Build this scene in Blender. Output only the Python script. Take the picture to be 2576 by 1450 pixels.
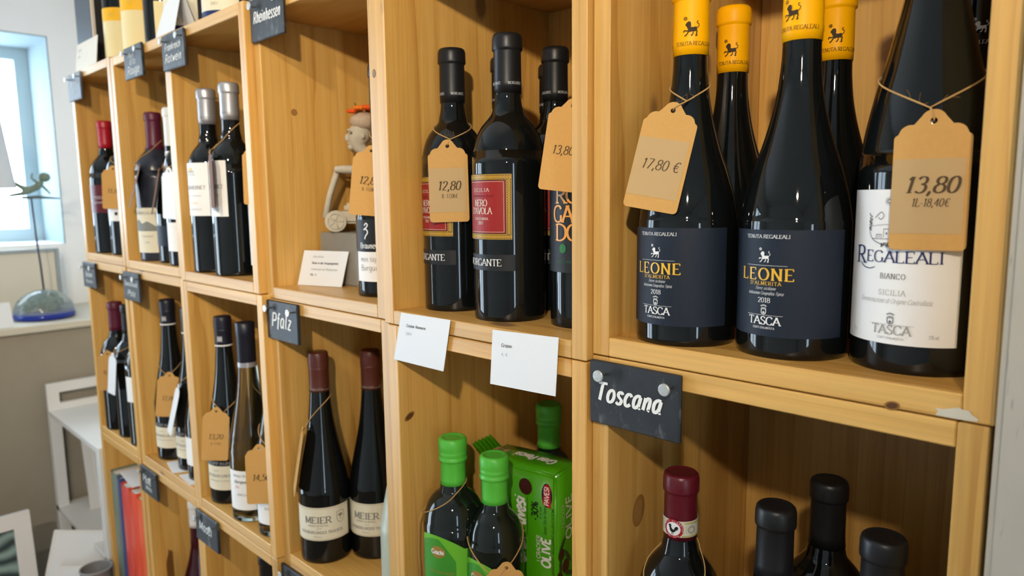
import bpy, bmesh, math, random
from mathutils import Vector, Matrix
random.seed(7)
S = bpy.context.scene
for o in list(bpy.data.objects): bpy.data.objects.remove(o)
COL = S.collection
pi = math.pi

# ------------------------------------------------------------------ camera
CAM = Vector((.39006, -.49519, .14924)); YAW, PITCH, ROLL, FPX = .77275, .12816, -.0114, 1784.8
fw = Vector((-math.sin(YAW)*math.cos(PITCH), math.cos(YAW)*math.cos(PITCH), -math.sin(PITCH)))
rt = Vector((math.cos(YAW), math.sin(YAW), 0)); up = rt.cross(fw)
RT = math.cos(ROLL)*rt + math.sin(ROLL)*up; UP = -math.sin(ROLL)*rt + math.cos(ROLL)*up
cam = bpy.data.cameras.new('camera'); co = bpy.data.objects.new('camera', cam); COL.objects.link(co)
co.matrix_world = Matrix(((RT.x, UP.x, -fw.x, CAM.x), (RT.y, UP.y, -fw.y, CAM.y), (RT.z, UP.z, -fw.z, CAM.z), (0, 0, 0, 1)))
cam.sensor_width = 23.5; cam.lens = FPX/2576*23.5; cam.clip_start = .02
cam.dof.use_dof = True; cam.dof.focus_distance = .66; cam.dof.aperture_fstop = 4.5
S.camera = co

# ------------------------------------------------------------------ exposure, sky, lights
S.view_settings.view_transform = 'Standard'; S.view_settings.look = 'None'
S.view_settings.exposure = -0.22; S.view_settings.gamma = 1.0
W = bpy.data.worlds.new('sky'); S.world = W; W.use_nodes = True
cy = S.cycles; cy.max_bounces = 6; cy.diffuse_bounces = 3; cy.glossy_bounces = 3; cy.transmission_bounces = 6; cy.transparent_max_bounces = 6
bg = W.node_tree.nodes['Background']; bg.inputs[0].default_value = (.68, .84, 1, 1); bg.inputs[1].default_value = 14.5
def lamp(name, kind, loc, energy, color, **k):
    l = bpy.data.lights.new(name, kind); l.energy = energy; l.color = color
    o = bpy.data.objects.new(name, l); COL.objects.link(o); o.location = loc
    aim = k.pop('aim', None)
    for a, v in k.items(): setattr(l, a, v)
    if aim: o.rotation_euler = (Vector(aim)-Vector(loc)).to_track_quat('-Z', 'Y').to_euler()
    return o
WARM = (1, .86, .66)
lamp('ceiling_spotlight', 'SPOT', (.64, -.95, .64), 76, WARM, aim=(-1.15, .05, .50), spot_size=2.2, spot_blend=1.0, shadow_soft_size=.022)
lamp('room_spotlight', 'SPOT', (.25, -1.15, .92), 60, WARM, aim=(-1.35, .10, .05), spot_size=.95, spot_blend=1.0, shadow_soft_size=.03)
def portal(name, loc, sx, sy, aim):
    o = lamp(name, 'AREA', loc, 1, (1, 1, 1), shape='RECTANGLE', size=sx, size_y=sy, aim=aim)
    o.data.cycles.is_portal = True
    return o

# ------------------------------------------------------------------ helpers: pixel rays of the calibrated view
def ray(u, v): return (fw + RT*((u-1288)/FPX) - UP*((v-725)/FPX))
def atY(u, v, Y):
    q = ray(u, v); return CAM + q*((Y-CAM.y)/q.y)
def atX(u, v, X):
    q = ray(u, v); return CAM + q*((X-CAM.x)/q.x)
def atZ(u, v, Z):
    q = ray(u, v); return CAM + q*((Z-CAM.z)/q.z)

# ------------------------------------------------------------------ helpers: materials
def lin(c): return tuple((x/12.92 if x <= .04045 else ((x+.055)/1.055)**2.4) for x in c)
def rgb(r, g, b): return (*lin((r/255, g/255, b/255)), 1)
MATS = {}
def mat(name, col, rough=.5, spec=.5, metal=0, noise=0, nscale=60, coat=0, trans=0, ior=1.45, sheen=0):
    if name in MATS: return MATS[name]
    m = bpy.data.materials.new(name); m.use_nodes = True; t = m.node_tree; b = t.nodes['Principled BSDF']
    b.inputs['Base Color'].default_value = col; b.inputs['Roughness'].default_value = rough
    b.inputs['Specular IOR Level'].default_value = spec; b.inputs['Metallic'].default_value = metal
    b.inputs['Coat Weight'].default_value = coat; b.inputs['Transmission Weight'].default_value = trans; b.inputs['IOR'].default_value = ior
    if noise:
        tc = t.nodes.new('ShaderNodeTexCoord'); n = t.nodes.new('ShaderNodeTexNoise'); n.inputs['Scale'].default_value = nscale; n.inputs['Detail'].default_value = 5
        t.links.new(tc.outputs['Object'], n.inputs['Vector'])
        mx = t.nodes.new('ShaderNodeMix'); mx.data_type = 'RGBA'
        mx.inputs['A'].default_value = tuple(c*(1-noise) for c in col[:3])+(1,); mx.inputs['B'].default_value = tuple(min(1, c*(1+noise)) for c in col[:3])+(1,)
        t.links.new(n.outputs['Fac'], mx.inputs['Factor']); t.links.new(mx.outputs['Result'], b.inputs['Base Color'])
        bp = t.nodes.new('ShaderNodeBump'); bp.inputs['Strength'].default_value = .12; bp.inputs['Distance'].default_value = .002
        t.links.new(n.outputs['Fac'], bp.inputs['Height']); t.links.new(bp.outputs['Normal'], b.inputs['Normal'])
    MATS[name] = m; return m

def wood(name, axis):
    m = bpy.data.materials.new(name); m.use_nodes = True; t = m.node_tree; N = t.nodes; L = t.links; b = N['Principled BSDF']
    def nd(k, **p):
        n = N.new(k)
        for a, v in p.items(): setattr(n, a, v)
        return n
    def math_(op, a, bv=None):
        n = nd('ShaderNodeMath', operation=op)
        for i, x in enumerate((a, bv)):
            if x is None: continue
            if isinstance(x, (int, float)): n.inputs[i].default_value = x
            else: L.new(x, n.inputs[i])
        return n.outputs[0]
    tc = nd('ShaderNodeTexCoord'); oi = nd('ShaderNodeObjectInfo')
    off = nd('ShaderNodeVectorMath', operation='SCALE'); off.inputs[0].default_value = (7.3, 3.1, 11.7); L.new(oi.outputs['Random'], off.inputs['Scale'])
    add = nd('ShaderNodeVectorMath', operation='ADD'); L.new(tc.outputs['Object'], add.inputs[0]); L.new(off.outputs[0], add.inputs[1])
    def mapped(sc):
        mp = nd('ShaderNodeMapping'); mp.inputs['Scale'].default_value = sc; L.new(add.outputs[0], mp.inputs['Vector']); return mp.outputs[0]
    g = {'x': (.10, 1, 1), 'z': (1, 1, .10)}[axis]
    # slow waviness displaces the ring lines
    wv = nd('ShaderNodeTexNoise'); wv.inputs['Scale'].default_value = 7; wv.inputs['Detail'].default_value = 2; L.new(mapped(tuple(x*1.0 for x in g)), wv.inputs['Vector'])
    wave = nd('ShaderNodeTexWave', wave_type='RINGS', rings_direction={'x': 'X', 'z': 'Z'}[axis], wave_profile='SAW')
    wave.inputs['Scale'].default_value = 17; wave.inputs['Distortion'].default_value = 7; wave.inputs['Detail'].default_value = 2; wave.inputs['Detail Scale'].default_value = .8
    L.new(mapped(tuple(x*1.0 if x == 1 else .12 for x in g)), wave.inputs['Vector'])
    fib = nd('ShaderNodeTexNoise'); fib.inputs['Scale'].default_value = 330; fib.inputs['Detail'].default_value = 3; L.new(mapped(tuple(1 if x == 1 else .03 for x in g)), fib.inputs['Vector'])
    ramp = nd('ShaderNodeValToRGB'); e = ramp.color_ramp.elements
    e[0].position = .15; e[0].color = (.680, .390, .104, 1); e[1].position = 1; e[1].color = (.440, .200, .034, 1)
    k = e.new(.55); k.color = (.610, .326, .074, 1)
    str_ = nd('ShaderNodeTexNoise'); str_.inputs['Scale'].default_value = 42; str_.inputs['Detail'].default_value = 4; str_.inputs['Distortion'].default_value = .6; L.new(mapped(tuple(1 if x == 1 else .035 for x in g)), str_.inputs['Vector'])
    s1 = nd('ShaderNodeMapRange'); s1.inputs['From Min'].default_value = .3; s1.inputs['From Max'].default_value = .72; L.new(str_.outputs['Fac'], s1.inputs['Value'])
    w2 = math_('POWER', wave.outputs['Fac'], 3.0)
    comb = math_('ADD', math_('MULTIPLY', w2, .34), math_('MULTIPLY', s1.outputs[0], .70))
    L.new(comb, ramp.inputs['Fac'])
    mx = nd('ShaderNodeMix', data_type='RGBA', blend_type='MULTIPLY'); mx.inputs['Factor'].default_value = 1
    fr = nd('ShaderNodeMapRange'); fr.inputs['From Min'].default_value = .3; fr.inputs['From Max'].default_value = .7; fr.inputs['To Min'].default_value = .90; fr.inputs['To Max'].default_value = 1.06
    L.new(fib.outputs['Fac'], fr.inputs['Value']); L.new(ramp.outputs['Color'], mx.inputs['A']); L.new(fr.outputs[0], mx.inputs['B'])
    # broad tone drift and per board tint
    hs = nd('ShaderNodeHueSaturation'); L.new(mx.outputs['Result'], hs.inputs['Color'])
    tint = nd('ShaderNodeMapRange'); tint.inputs['To Min'].default_value = .9; tint.inputs['To Max'].default_value = 1.1
    L.new(oi.outputs['Random'], tint.inputs['Value']); L.new(tint.outputs[0], hs.inputs['Value'])
    # knots
    vo = nd('ShaderNodeTexVoronoi', feature='F1'); vo.inputs['Scale'].default_value = 12; L.new(mapped(tuple(1 if x == 1 else .55 for x in g)), vo.inputs['Vector'])
    sep = nd('ShaderNodeSeparateColor'); L.new(vo.outputs['Color'], sep.inputs[0])
    rare = math_('GREATER_THAN', sep.outputs[0], .62)
    kd = nd('ShaderNodeMapRange', interpolation_type='SMOOTHSTEP'); kd.inputs['From Min'].default_value = .07; kd.inputs['From Max'].default_value = .15; kd.inputs['To Min'].default_value = .8; kd.inputs['To Max'].default_value = 0
    L.new(vo.outputs['Distance'], kd.inputs['Value'])
    kf = math_('MULTIPLY', kd.outputs[0], rare)
    km = nd('ShaderNodeMix', data_type='RGBA'); L.new(kf, km.inputs['Factor']); L.new(hs.outputs[0], km.inputs['A']); km.inputs['B'].default_value = (.13, .055, .02, 1)
    L.new(km.outputs['Result'], b.inputs['Base Color'])
    b.inputs['Roughness'].default_value = .42; b.inputs['Specular IOR Level'].default_value = .5; b.inputs['Coat Weight'].default_value = .22; b.inputs['Coat Roughness'].default_value = .42
    bp = nd('ShaderNodeBump'); bp.inputs['Strength'].default_value = .15; bp.inputs['Distance'].default_value = .001; L.new(fib.outputs['Fac'], bp.inputs['Height']); L.new(bp.outputs['Normal'], b.inputs['Normal'])
    MATS[name] = m; return m
WV = wood('pine_upright', 'z'); WH = wood('pine_lengthwise', 'x')

GLASS = mat('dark_wine_glass', (.004, .005, .005, 1), .035, .5)
GLASSB = mat('black_green_glass', (.006, .010, .007, 1), .05, .5)
PALE = mat('pale_green_glass', (.70, .82, .74, 1), .02, .5, trans=1, ior=1.36)
BLACK = mat('black_foil', (.010, .010, .011, 1), .38, .4)
YEL = mat('yellow_foil', rgb(255, 180, 0), .42, .22)
SILV = mat('silver_foil', (.42, .41, .42, 1), .38, .5, metal=.6)
RED = mat('wine_red_foil', rgb(92, 18, 30), .33, .5)
CRIM = mat('crimson_foil', rgb(168, 22, 38), .35, .5)
MAROON = mat('maroon_foil', rgb(88, 26, 48), .4, .4)
BROWNF = mat('brown_screwcap', rgb(84, 40, 30), .35, .5)
GREENF = mat('green_foil', rgb(84, 184, 60), .38, .5)
NAVYF = mat('navy_screwcap', rgb(22, 24, 38), .4, .5)
WHITEF = mat('white_foil', rgb(225, 225, 222), .4, .5)
KRAFT = mat('kraft_card', rgb(200, 154, 90), .75, .2, noise=.06, nscale=300)
KRAFTP = mat('kraft_paper_strip', rgb(188, 158, 114), .8, .15)
TWINE = mat('jute_twine', rgb(190, 150, 96), .9, .1)
PAPER = mat('white_paper', (.75, .755, .755, 1), .45, .4)
WLAB = mat('white_label', (.83, .81, .78, 1), .55, .3)
CREAM = mat('cream_label', (.74, .67, .50, 1), .6, .25)
SLATE = mat('slate', (.024, .027, .031, 1), .48, .4, noise=.45, nscale=55)
CHALK = mat('white_chalk_ink', (.80, .80, .77, 1), .8, .1)
INK = mat('black_ink', (.015, .014, .013, 1), .6, .2)
GREY = mat('grey_ink', (.20, .19, .18, 1), .7, .2)
BROWNINK = mat('brown_ink', (.085, .055, .030, 1), .7, .2)
WINK = mat('white_ink', (.80, .79, .77, 1), .5, .3)
GOLD = mat('gold_print', rgb(226, 176, 52), .4, .5)
STEEL = mat('nail_steel', (.52, .53, .50, 1), .42, .5, metal=.7, noise=.2, nscale=500)
NAVY = mat('dark_navy_label', rgb(25, 33, 46), .55, .35)
BLUEINK = mat('blue_ink', rgb(24, 40, 92), .45, .4)

def smudge(m, lo, hi, scale, stretch, col, amt):
    t = m.node_tree; N, L = t.nodes, t.links; b = N['Principled BSDF']; src = b.inputs['Base Color'].links[0].from_socket
    tc = N.new('ShaderNodeTexCoord'); oi = N.new('ShaderNodeObjectInfo'); ad = N.new('ShaderNodeVectorMath'); ad.operation = 'ADD'; L.new(tc.outputs['Object'], ad.inputs[0]); L.new(oi.outputs['Random'], ad.inputs[1])
    mp = N.new('ShaderNodeMapping'); mp.inputs['Scale'].default_value = stretch; mp.inputs['Rotation'].default_value = (0, .6, 0); L.new(ad.outputs[0], mp.inputs['Vector'])
    n = N.new('ShaderNodeTexNoise'); n.inputs['Scale'].default_value = scale; n.inputs['Detail'].default_value = 6; n.inputs['Roughness'].default_value = .65; L.new(mp.outputs[0], n.inputs['Vector'])
    r = N.new('ShaderNodeMapRange'); r.inputs['From Min'].default_value = lo; r.inputs['From Max'].default_value = hi; r.inputs['To Max'].default_value = amt; L.new(n.outputs['Fac'], r.inputs['Value'])
    mx = N.new('ShaderNodeMix'); mx.data_type = 'RGBA'; L.new(r.outputs[0], mx.inputs['Factor']); L.new(src, mx.inputs['A']); mx.inputs['B'].default_value = col; L.new(mx.outputs['Result'], b.inputs['Base Color'])
smudge(SLATE, .56, .76, 60, (1, 1, .45), (.30, .31, .31, 1), .55)
# ------------------------------------------------------------------ helpers: meshes
def link(name, me, m=None, parent=None, smooth=False):
    o = bpy.data.objects.new(name, me); COL.objects.link(o)
    if m: me.materials.append(m)
    if parent: o.parent = parent
    if smooth:
        for p in me.polygons: p.use_smooth = True
    return o
def mesh(name, vs, fs, m=None, parent=None, smooth=False):
    me = bpy.data.meshes.new(name); me.from_pydata([tuple(v) for v in vs], [], fs); me.update()
    return link(name, me, m, parent, smooth)
def bmo(name, bm, m=None, parent=None, smooth=False):
    me = bpy.data.meshes.new(name); bmesh.ops.recalc_face_normals(bm, faces=bm.faces); bm.to_mesh(me); bm.free()
    return link(name, me, m, parent, smooth)
def tag(o, label, cat, group=None, kind=None):
    if label: o['label'] = label
    if cat: o['category'] = cat
    if group: o['group'] = group
    if kind: o['kind'] = kind
    return o
def thing(name, loc, label, cat, group=None, rz=0):
    o = bpy.data.objects.new(name, None); COL.objects.link(o); o.location = loc; o.rotation_euler = (0, 0, rz); o.empty_display_size = .03
    return tag(o, label, cat, group)
def bm_box(bm, a, b, M=None):
    vs = [bm.verts.new(((a[0], b[0])[i], (a[1], b[1])[j], (a[2], b[2])[k])) for i in (0, 1) for j in (0, 1) for k in (0, 1)]
    for f in ((0, 1, 3, 2), (4, 6, 7, 5), (0, 4, 5, 1), (2, 3, 7, 6), (0, 2, 6, 4), (1, 5, 7, 3)): bm.faces.new([vs[i] for i in f])
    if M:
        for v in vs: v.co = M @ v.co
    return vs
def box(name, a, b, m, parent=None, bev=.0008, seg=1, M=None):
    bm = bmesh.new(); bm_box(bm, a, b, M)
    if bev: bmesh.ops.bevel(bm, geom=list(bm.edges), offset=bev, segments=seg, affect='EDGES')
    return bmo(name, bm, m, parent)
def lathe(name, prof, m, parent=None, seg=40, close=True, loc=(0, 0, 0)):
    vs, fs = [], []
    for r, z in prof:
        for i in range(seg):
            a = 2*pi*i/seg; vs.append((r*math.sin(a)+loc[0], -r*math.cos(a)+loc[1], z+loc[2]))
    n = len(prof)
    for j in range(n-1):
        for i in range(seg):
            k = (i+1) % seg; fs.append((j*seg+i, j*seg+k, (j+1)*seg+k, (j+1)*seg+i))
    if close:
        fs.append(tuple(range(seg-1, -1, -1))); fs.append(tuple((n-1)*seg+i for i in range(seg)))
    o = mesh(name, vs, fs, m, parent, True)
    return o
def tube(name, pts, r, m, parent=None, seg=6, closed=False):
    vs, fs = [], []; P = [Vector(p) for p in pts]; n = len(P); nrm = Vector((.31, .2, .93)).normalized()
    for i in range(n):
        a = P[(i-1) % n] if (closed or i > 0) else P[i]; b = P[(i+1) % n] if (closed or i < n-1) else P[i]
        t = (b-a).normalized() if (b-a).length > 1e-9 else Vector((0, 0, 1))
        u = (nrm - t*nrm.dot(t)); u = u.normalized() if u.length > 1e-3 else t.orthogonal().normalized(); w = t.cross(u); nrm = u
        rr = r[i] if isinstance(r, (list, tuple)) else r
        for k in range(seg):
            c = 2*pi*k/seg; vs.append(P[i]+u*(rr*math.cos(c))+w*(rr*math.sin(c)))
    for i in range(n if closed else n-1):
        j = (i+1) % n
        for k in range(seg):
            l = (k+1) % seg; fs.append((i*seg+k, i*seg+l, j*seg+l, j*seg+k))
    if not closed: fs.append(tuple(range(seg-1, -1, -1))); fs.append(tuple((n-1)*seg+k for k in range(seg)))
    return mesh(name, vs, fs, m, parent, True)

# ------------------------------------------------------------------ stroke lettering
G = {
'A':'6|l0,0 3,7;l3,7 6,0;h1.1,2.5 4.9,2.5','B':'5.4|l.8,0 .8,7;s.8,7 3,7 4.3,6.2 4.2,4.4 3,3.7 .8,3.7;s3,3.7 4.8,3 4.9,1 3.4,0 .8,0','C':'6|s5.5,5.4 4.7,6.7 3,7 1,6 .3,3.5 1,1 3,0 4.6,.3 5.6,1.6',
'D':'6.2|l.8,0 .8,7;s.8,7 3,7 5.2,5.8 5.8,3.5 5.2,1.2 3,0 .8,0','E':'5.2|l.8,0 .8,7;l.8,7 4.6,7;h.8,3.6 3.8,3.6;l.8,0 4.8,0','F':'4.9|l.8,0 .8,7;l.8,7 4.6,7;h.8,3.6 3.8,3.6',
'G':'6.3|s5.4,5.6 4.6,6.7 3,7 1,6 .3,3.5 1,1 3,0 4.6,.3 5.4,1;h5.4,.6 5.4,3','H':'6|l.8,0 .8,7;l5.2,0 5.2,7;h.8,3.6 5.2,3.6','I':'2.4|l1.2,0 1.2,7','J':'3.8|s2.8,7 2.8,3 2.6,1 1.6,0 .4,.3',
'K':'5.6|l.8,0 .8,7;h5,7 .8,3;l2.2,4.2 5.3,0','L':'4.9|l.8,0 .8,7;l.8,0 4.6,0','M':'7.4|l.8,0 1,7;h1,7 3.7,.8;h3.7,.8 6.4,7;l6.4,7 6.6,0','N':'6.4|l.9,0 .9,7;h.9,7 5.5,0;l5.5,0 5.5,7',
'O':'6.6|c3.3,7 1.2,6 .3,3.5 1.2,1 3.3,0 5.4,1 6.3,3.5 5.4,6','P':'5|l.8,0 .8,7;s.8,7 3,7 4.5,6.2 4.5,4 3,3.2 .8,3.2','Q':'6.6|c3.3,7 1.2,6 .3,3.5 1.2,1 3.3,0 5.4,1 6.3,3.5 5.4,6;h3.6,1.6 6.2,-1','R':'5.6|l.8,0 .8,7;s.8,7 3,7 4.5,6.2 4.5,4.2 3,3.4 .8,3.4;l2.6,3.4 5.4,0',
'S':'4.8|s4.2,5.7 3.4,6.8 2,7 .7,6 .8,4.6 2.4,3.6 4.1,2.6 4.2,1 2.9,.05 1.3,.1 .4,1.4','T':'5.6|l2.8,0 2.8,7;l.2,7 5.4,7','U':'6|s.9,7 .9,3 1.4,.6 3,0 4.6,.6 5.1,3 5.1,7','V':'6|l.1,7 3,0;l3,0 5.9,7','W':'8.6|l.1,7 2.4,0;h2.4,0 4.3,6;h4.3,6 6.2,0;l6.2,0 8.5,7',
'X':'5.8|l.4,0 5.4,7;l.4,7 5.4,0','Y':'5.8|h.2,7 2.9,3.5;h2.9,3.5 5.6,7;l2.9,0 2.9,3.5','Z':'5.4|l.5,7 4.9,7;h4.9,7 .5,0;l.5,0 5,0',
'0':'4.8|c2.4,7 .9,6 .4,3.5 .9,1 2.4,0 3.9,1 4.4,3.5 3.9,6','1':'3.4|l1.9,0 1.9,7;h1.9,7 .6,5.8','2':'4.8|s.5,5.4 1.1,6.7 2.5,7 4,6.2 4,4.6 2.6,2.6 .5,0;h.5,0 4.4,0','3':'4.6|s.6,6 1.6,7 3.2,6.9 4,5.7 3.5,4.3 2,3.8;s2,3.8 3.7,3.4 4.3,2 3.6,.5 2,0 .4,.7',
'4':'4.9|h3.4,7 .3,2.2;h.3,2.2 4.7,2.2;h3.4,7 3.4,0','5':'4.6|h4,7 1.2,7;h1.2,7 .9,4;s.9,4 2.3,4.5 3.8,3.8 4.2,2.2 3.4,.5 1.8,0 .4,.6','6':'4.8|s3.9,6.6 2.4,6.8 1,5.4 .4,3 .9,.8 2.4,0 3.9,.6 4.4,2.2 3.7,3.8 2.2,4.1 .7,3','7':'4.6|h.4,7 4.4,7;h4.4,7 1.6,0',
'8':'4.8|c2.4,3.8 .9,4.6 .9,6.2 2.4,7 3.9,6.2 3.9,4.6;c2.4,3.8 .6,2.8 .6,.9 2.4,0 4.2,.9 4.2,2.8','9':'4.8|s.9,.3 2.4,.2 3.8,1.6 4.4,4 3.9,6.2 2.4,7 .9,6.4 .4,4.8 1.1,3.3 2.6,2.9 4.1,4',
',':'2|s.9,.7 1.2,.2 .9,-.8 .5,-1.3','.':'1.8|h.8,0 .8,.8','-':'3|h.5,2.6 2.6,2.6',"'":'1.6|h.8,7 .7,5','%':'6.6|c1.6,7 .4,5.4 1.6,3.8 2.8,5.4;c5,3.2 3.8,1.6 5,0 6.2,1.6;h5.4,7 1.2,0','€':'5.6|s5.2,6.2 3.8,7 2,6 1.4,3.5 2,1 3.8,0 5.2,.8;h.3,4.2 4.4,4.2;h.3,2.8 4.2,2.8',' ':'2.6|','/':'3.4|h.2,-.5 3.2,7.5',
'a':'4.4|s3.6,4.6 2.2,4.9 .7,3.9 .4,2 1,.3 2.2,.2 3.4,1.8 3.6,4.6;s3.6,4.6 3.4,1.6 3.8,.2 4.4,.4','b':'4.4|s.8,7 .8,2 .9,.3 2.2,0 3.8,1 4,3.2 3,4.8 1.6,4.4 .9,3','c':'3.8|s3.6,3.9 2.6,4.8 1.2,4.4 .4,2.4 1,.5 2.2,0 3.6,.9','d':'4.5|s3.6,4 2.2,4.8 .8,4 .4,2 1,.3 2.2,.2 3.5,1.6;s3.7,7.2 3.5,1.6 3.9,.1 4.5,.4','e':'4|s.5,2.4 3.6,2.8 3.3,4.3 2,4.9 .8,4 .4,2.2 1.1,.4 2.4,0 3.7,.9',
'f':'3|s3,6.8 2.1,7.1 1.5,6 1.4,3 1.2,-1.2;h.2,4.6 2.7,4.6','g':'4.4|s3.6,4.5 2.2,4.9 .7,3.9 .4,2 1.2,.4 2.6,.8 3.6,2.6;s3.7,4.7 3.5,.6 3.2,-1.5 1.8,-2 .5,-1.3','h':'4.4|h.9,7 .7,0;s.7,2.6 1.8,4.5 3.1,4.6 3.5,3.2 3.4,0','i':'2|h1,4.7 .9,0;h1.1,6 1.1,6.6','k':'4.2|h.8,7 .7,0;h3.6,4.6 .8,2;h1.8,2.8 3.8,0','l':'2|s1,7 .9,2 1.1,.3 1.8,.2','m':'6.6|h.8,4.7 .7,0;s.7,2.8 1.6,4.5 2.7,4.5 3,3 2.9,0;s3,2.8 4,4.5 5.2,4.5 5.6,3 5.5,0',
'n':'4.4|h.9,4.7 .7,0;s.7,2.6 1.8,4.5 3.1,4.6 3.5,3.2 3.4,.4 4.1,.2','o':'4.4|c2.1,4.9 .8,4 .4,2.2 1,.5 2.2,0 3.5,.8 3.9,2.6 3.3,4.3','p':'4.4|h.9,4.7 .6,-2;s.8,3 1.8,4.6 3.2,4.6 3.9,3 3.4,.8 2,.1 .9,.8','r':'3.3|h.9,4.7 .7,0;s.7,2.6 1.6,4.3 3.1,4.6','s':'3.5|s3.1,4 2.3,4.8 1,4.5 .7,3.4 1.8,2.5 3,1.6 2.6,.3 1.3,0 .3,.7','t':'2.9|s1.3,6.4 1.2,1.4 1.7,.1 2.7,.5;h.2,4.6 2.6,4.6','u':'4.5|s.8,4.7 .7,1.6 1.4,.1 2.8,.6 3.6,2.4;h3.7,4.7 3.5,.3','v':'4|h.4,4.7 1.9,0;h1.9,0 3.6,4.7','w':'5.8|h.4,4.7 1.7,0;h1.7,0 2.9,4;h2.9,4 4.1,0;h4.1,0 5.4,4.7','z':'3.9|h.5,4.7 3.6,4.7;h3.6,4.7 .5,0;h.5,0 3.7,0;h1,2.4 3,2.5','y':'4|h.5,4.7 2,.4;s3.6,4.7 2.2,.4 1.4,-1.6 .3,-1.9',
'ä':'4.4|s3.6,4.6 2.2,4.9 .7,3.9 .4,2 1,.3 2.2,.2 3.4,1.8 3.6,4.6;s3.6,4.6 3.4,1.6 3.8,.2 4.4,.4;h1.4,6 1.4,6.6;h3,6 3,6.6','ü':'4.5|s.8,4.7 .7,1.6 1.4,.1 2.8,.6 3.6,2.4;h3.7,4.7 3.5,.3;h1.2,6 1.2,6.6;h3.1,6 3.1,6.6','j':'2.2|s1.2,4.7 1.1,0 .8,-1.6 -.2,-1.8;h1.2,6 1.2,6.6','x':'3.8|h.5,4.7 3.4,0;h3.4,4.7 .4,0','q':'4.4|s3.6,4.5 2.2,4.9 .7,3.9 .4,2 1.2,.3 2.6,.8 3.6,2.6;h3.7,4.7 3.5,-2','´':'2|h.6,6 1.4,7','ß':'4.4|s.8,-1 .9,5.5 1.8,7 3.2,6.4 3,4.6 2.2,3.8 3.6,2.8 3.8,1 2.6,0 1.4,.3'}
GP = {}
for ch, s in G.items():
    adv, st = s.split('|'); GP[ch] = (float(adv), [(q[0], [tuple(float(x) for x in p.split(',')) for p in q[1:].split()]) for q in st.split(';') if q])
def catmull(p, closed, n=6):
    out = []; L = len(p)
    for i in range(L if closed else L-1):
        g = lambda k: p[k % L] if closed else p[max(0, min(L-1, k))]
        a, b, c, d = g(i-1), g(i), g(i+1), g(i+2)
        for j in range(n):
            t = j/n
            out.append(tuple(.5*((2*b[k])+(-a[k]+c[k])*t+(2*a[k]-5*b[k]+4*c[k]-d[k])*t*t+(-a[k]+3*b[k]-3*c[k]+d[k])*t**3) for k in (0, 1)))
    if not closed: out.append(p[-1])
    return out
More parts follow.
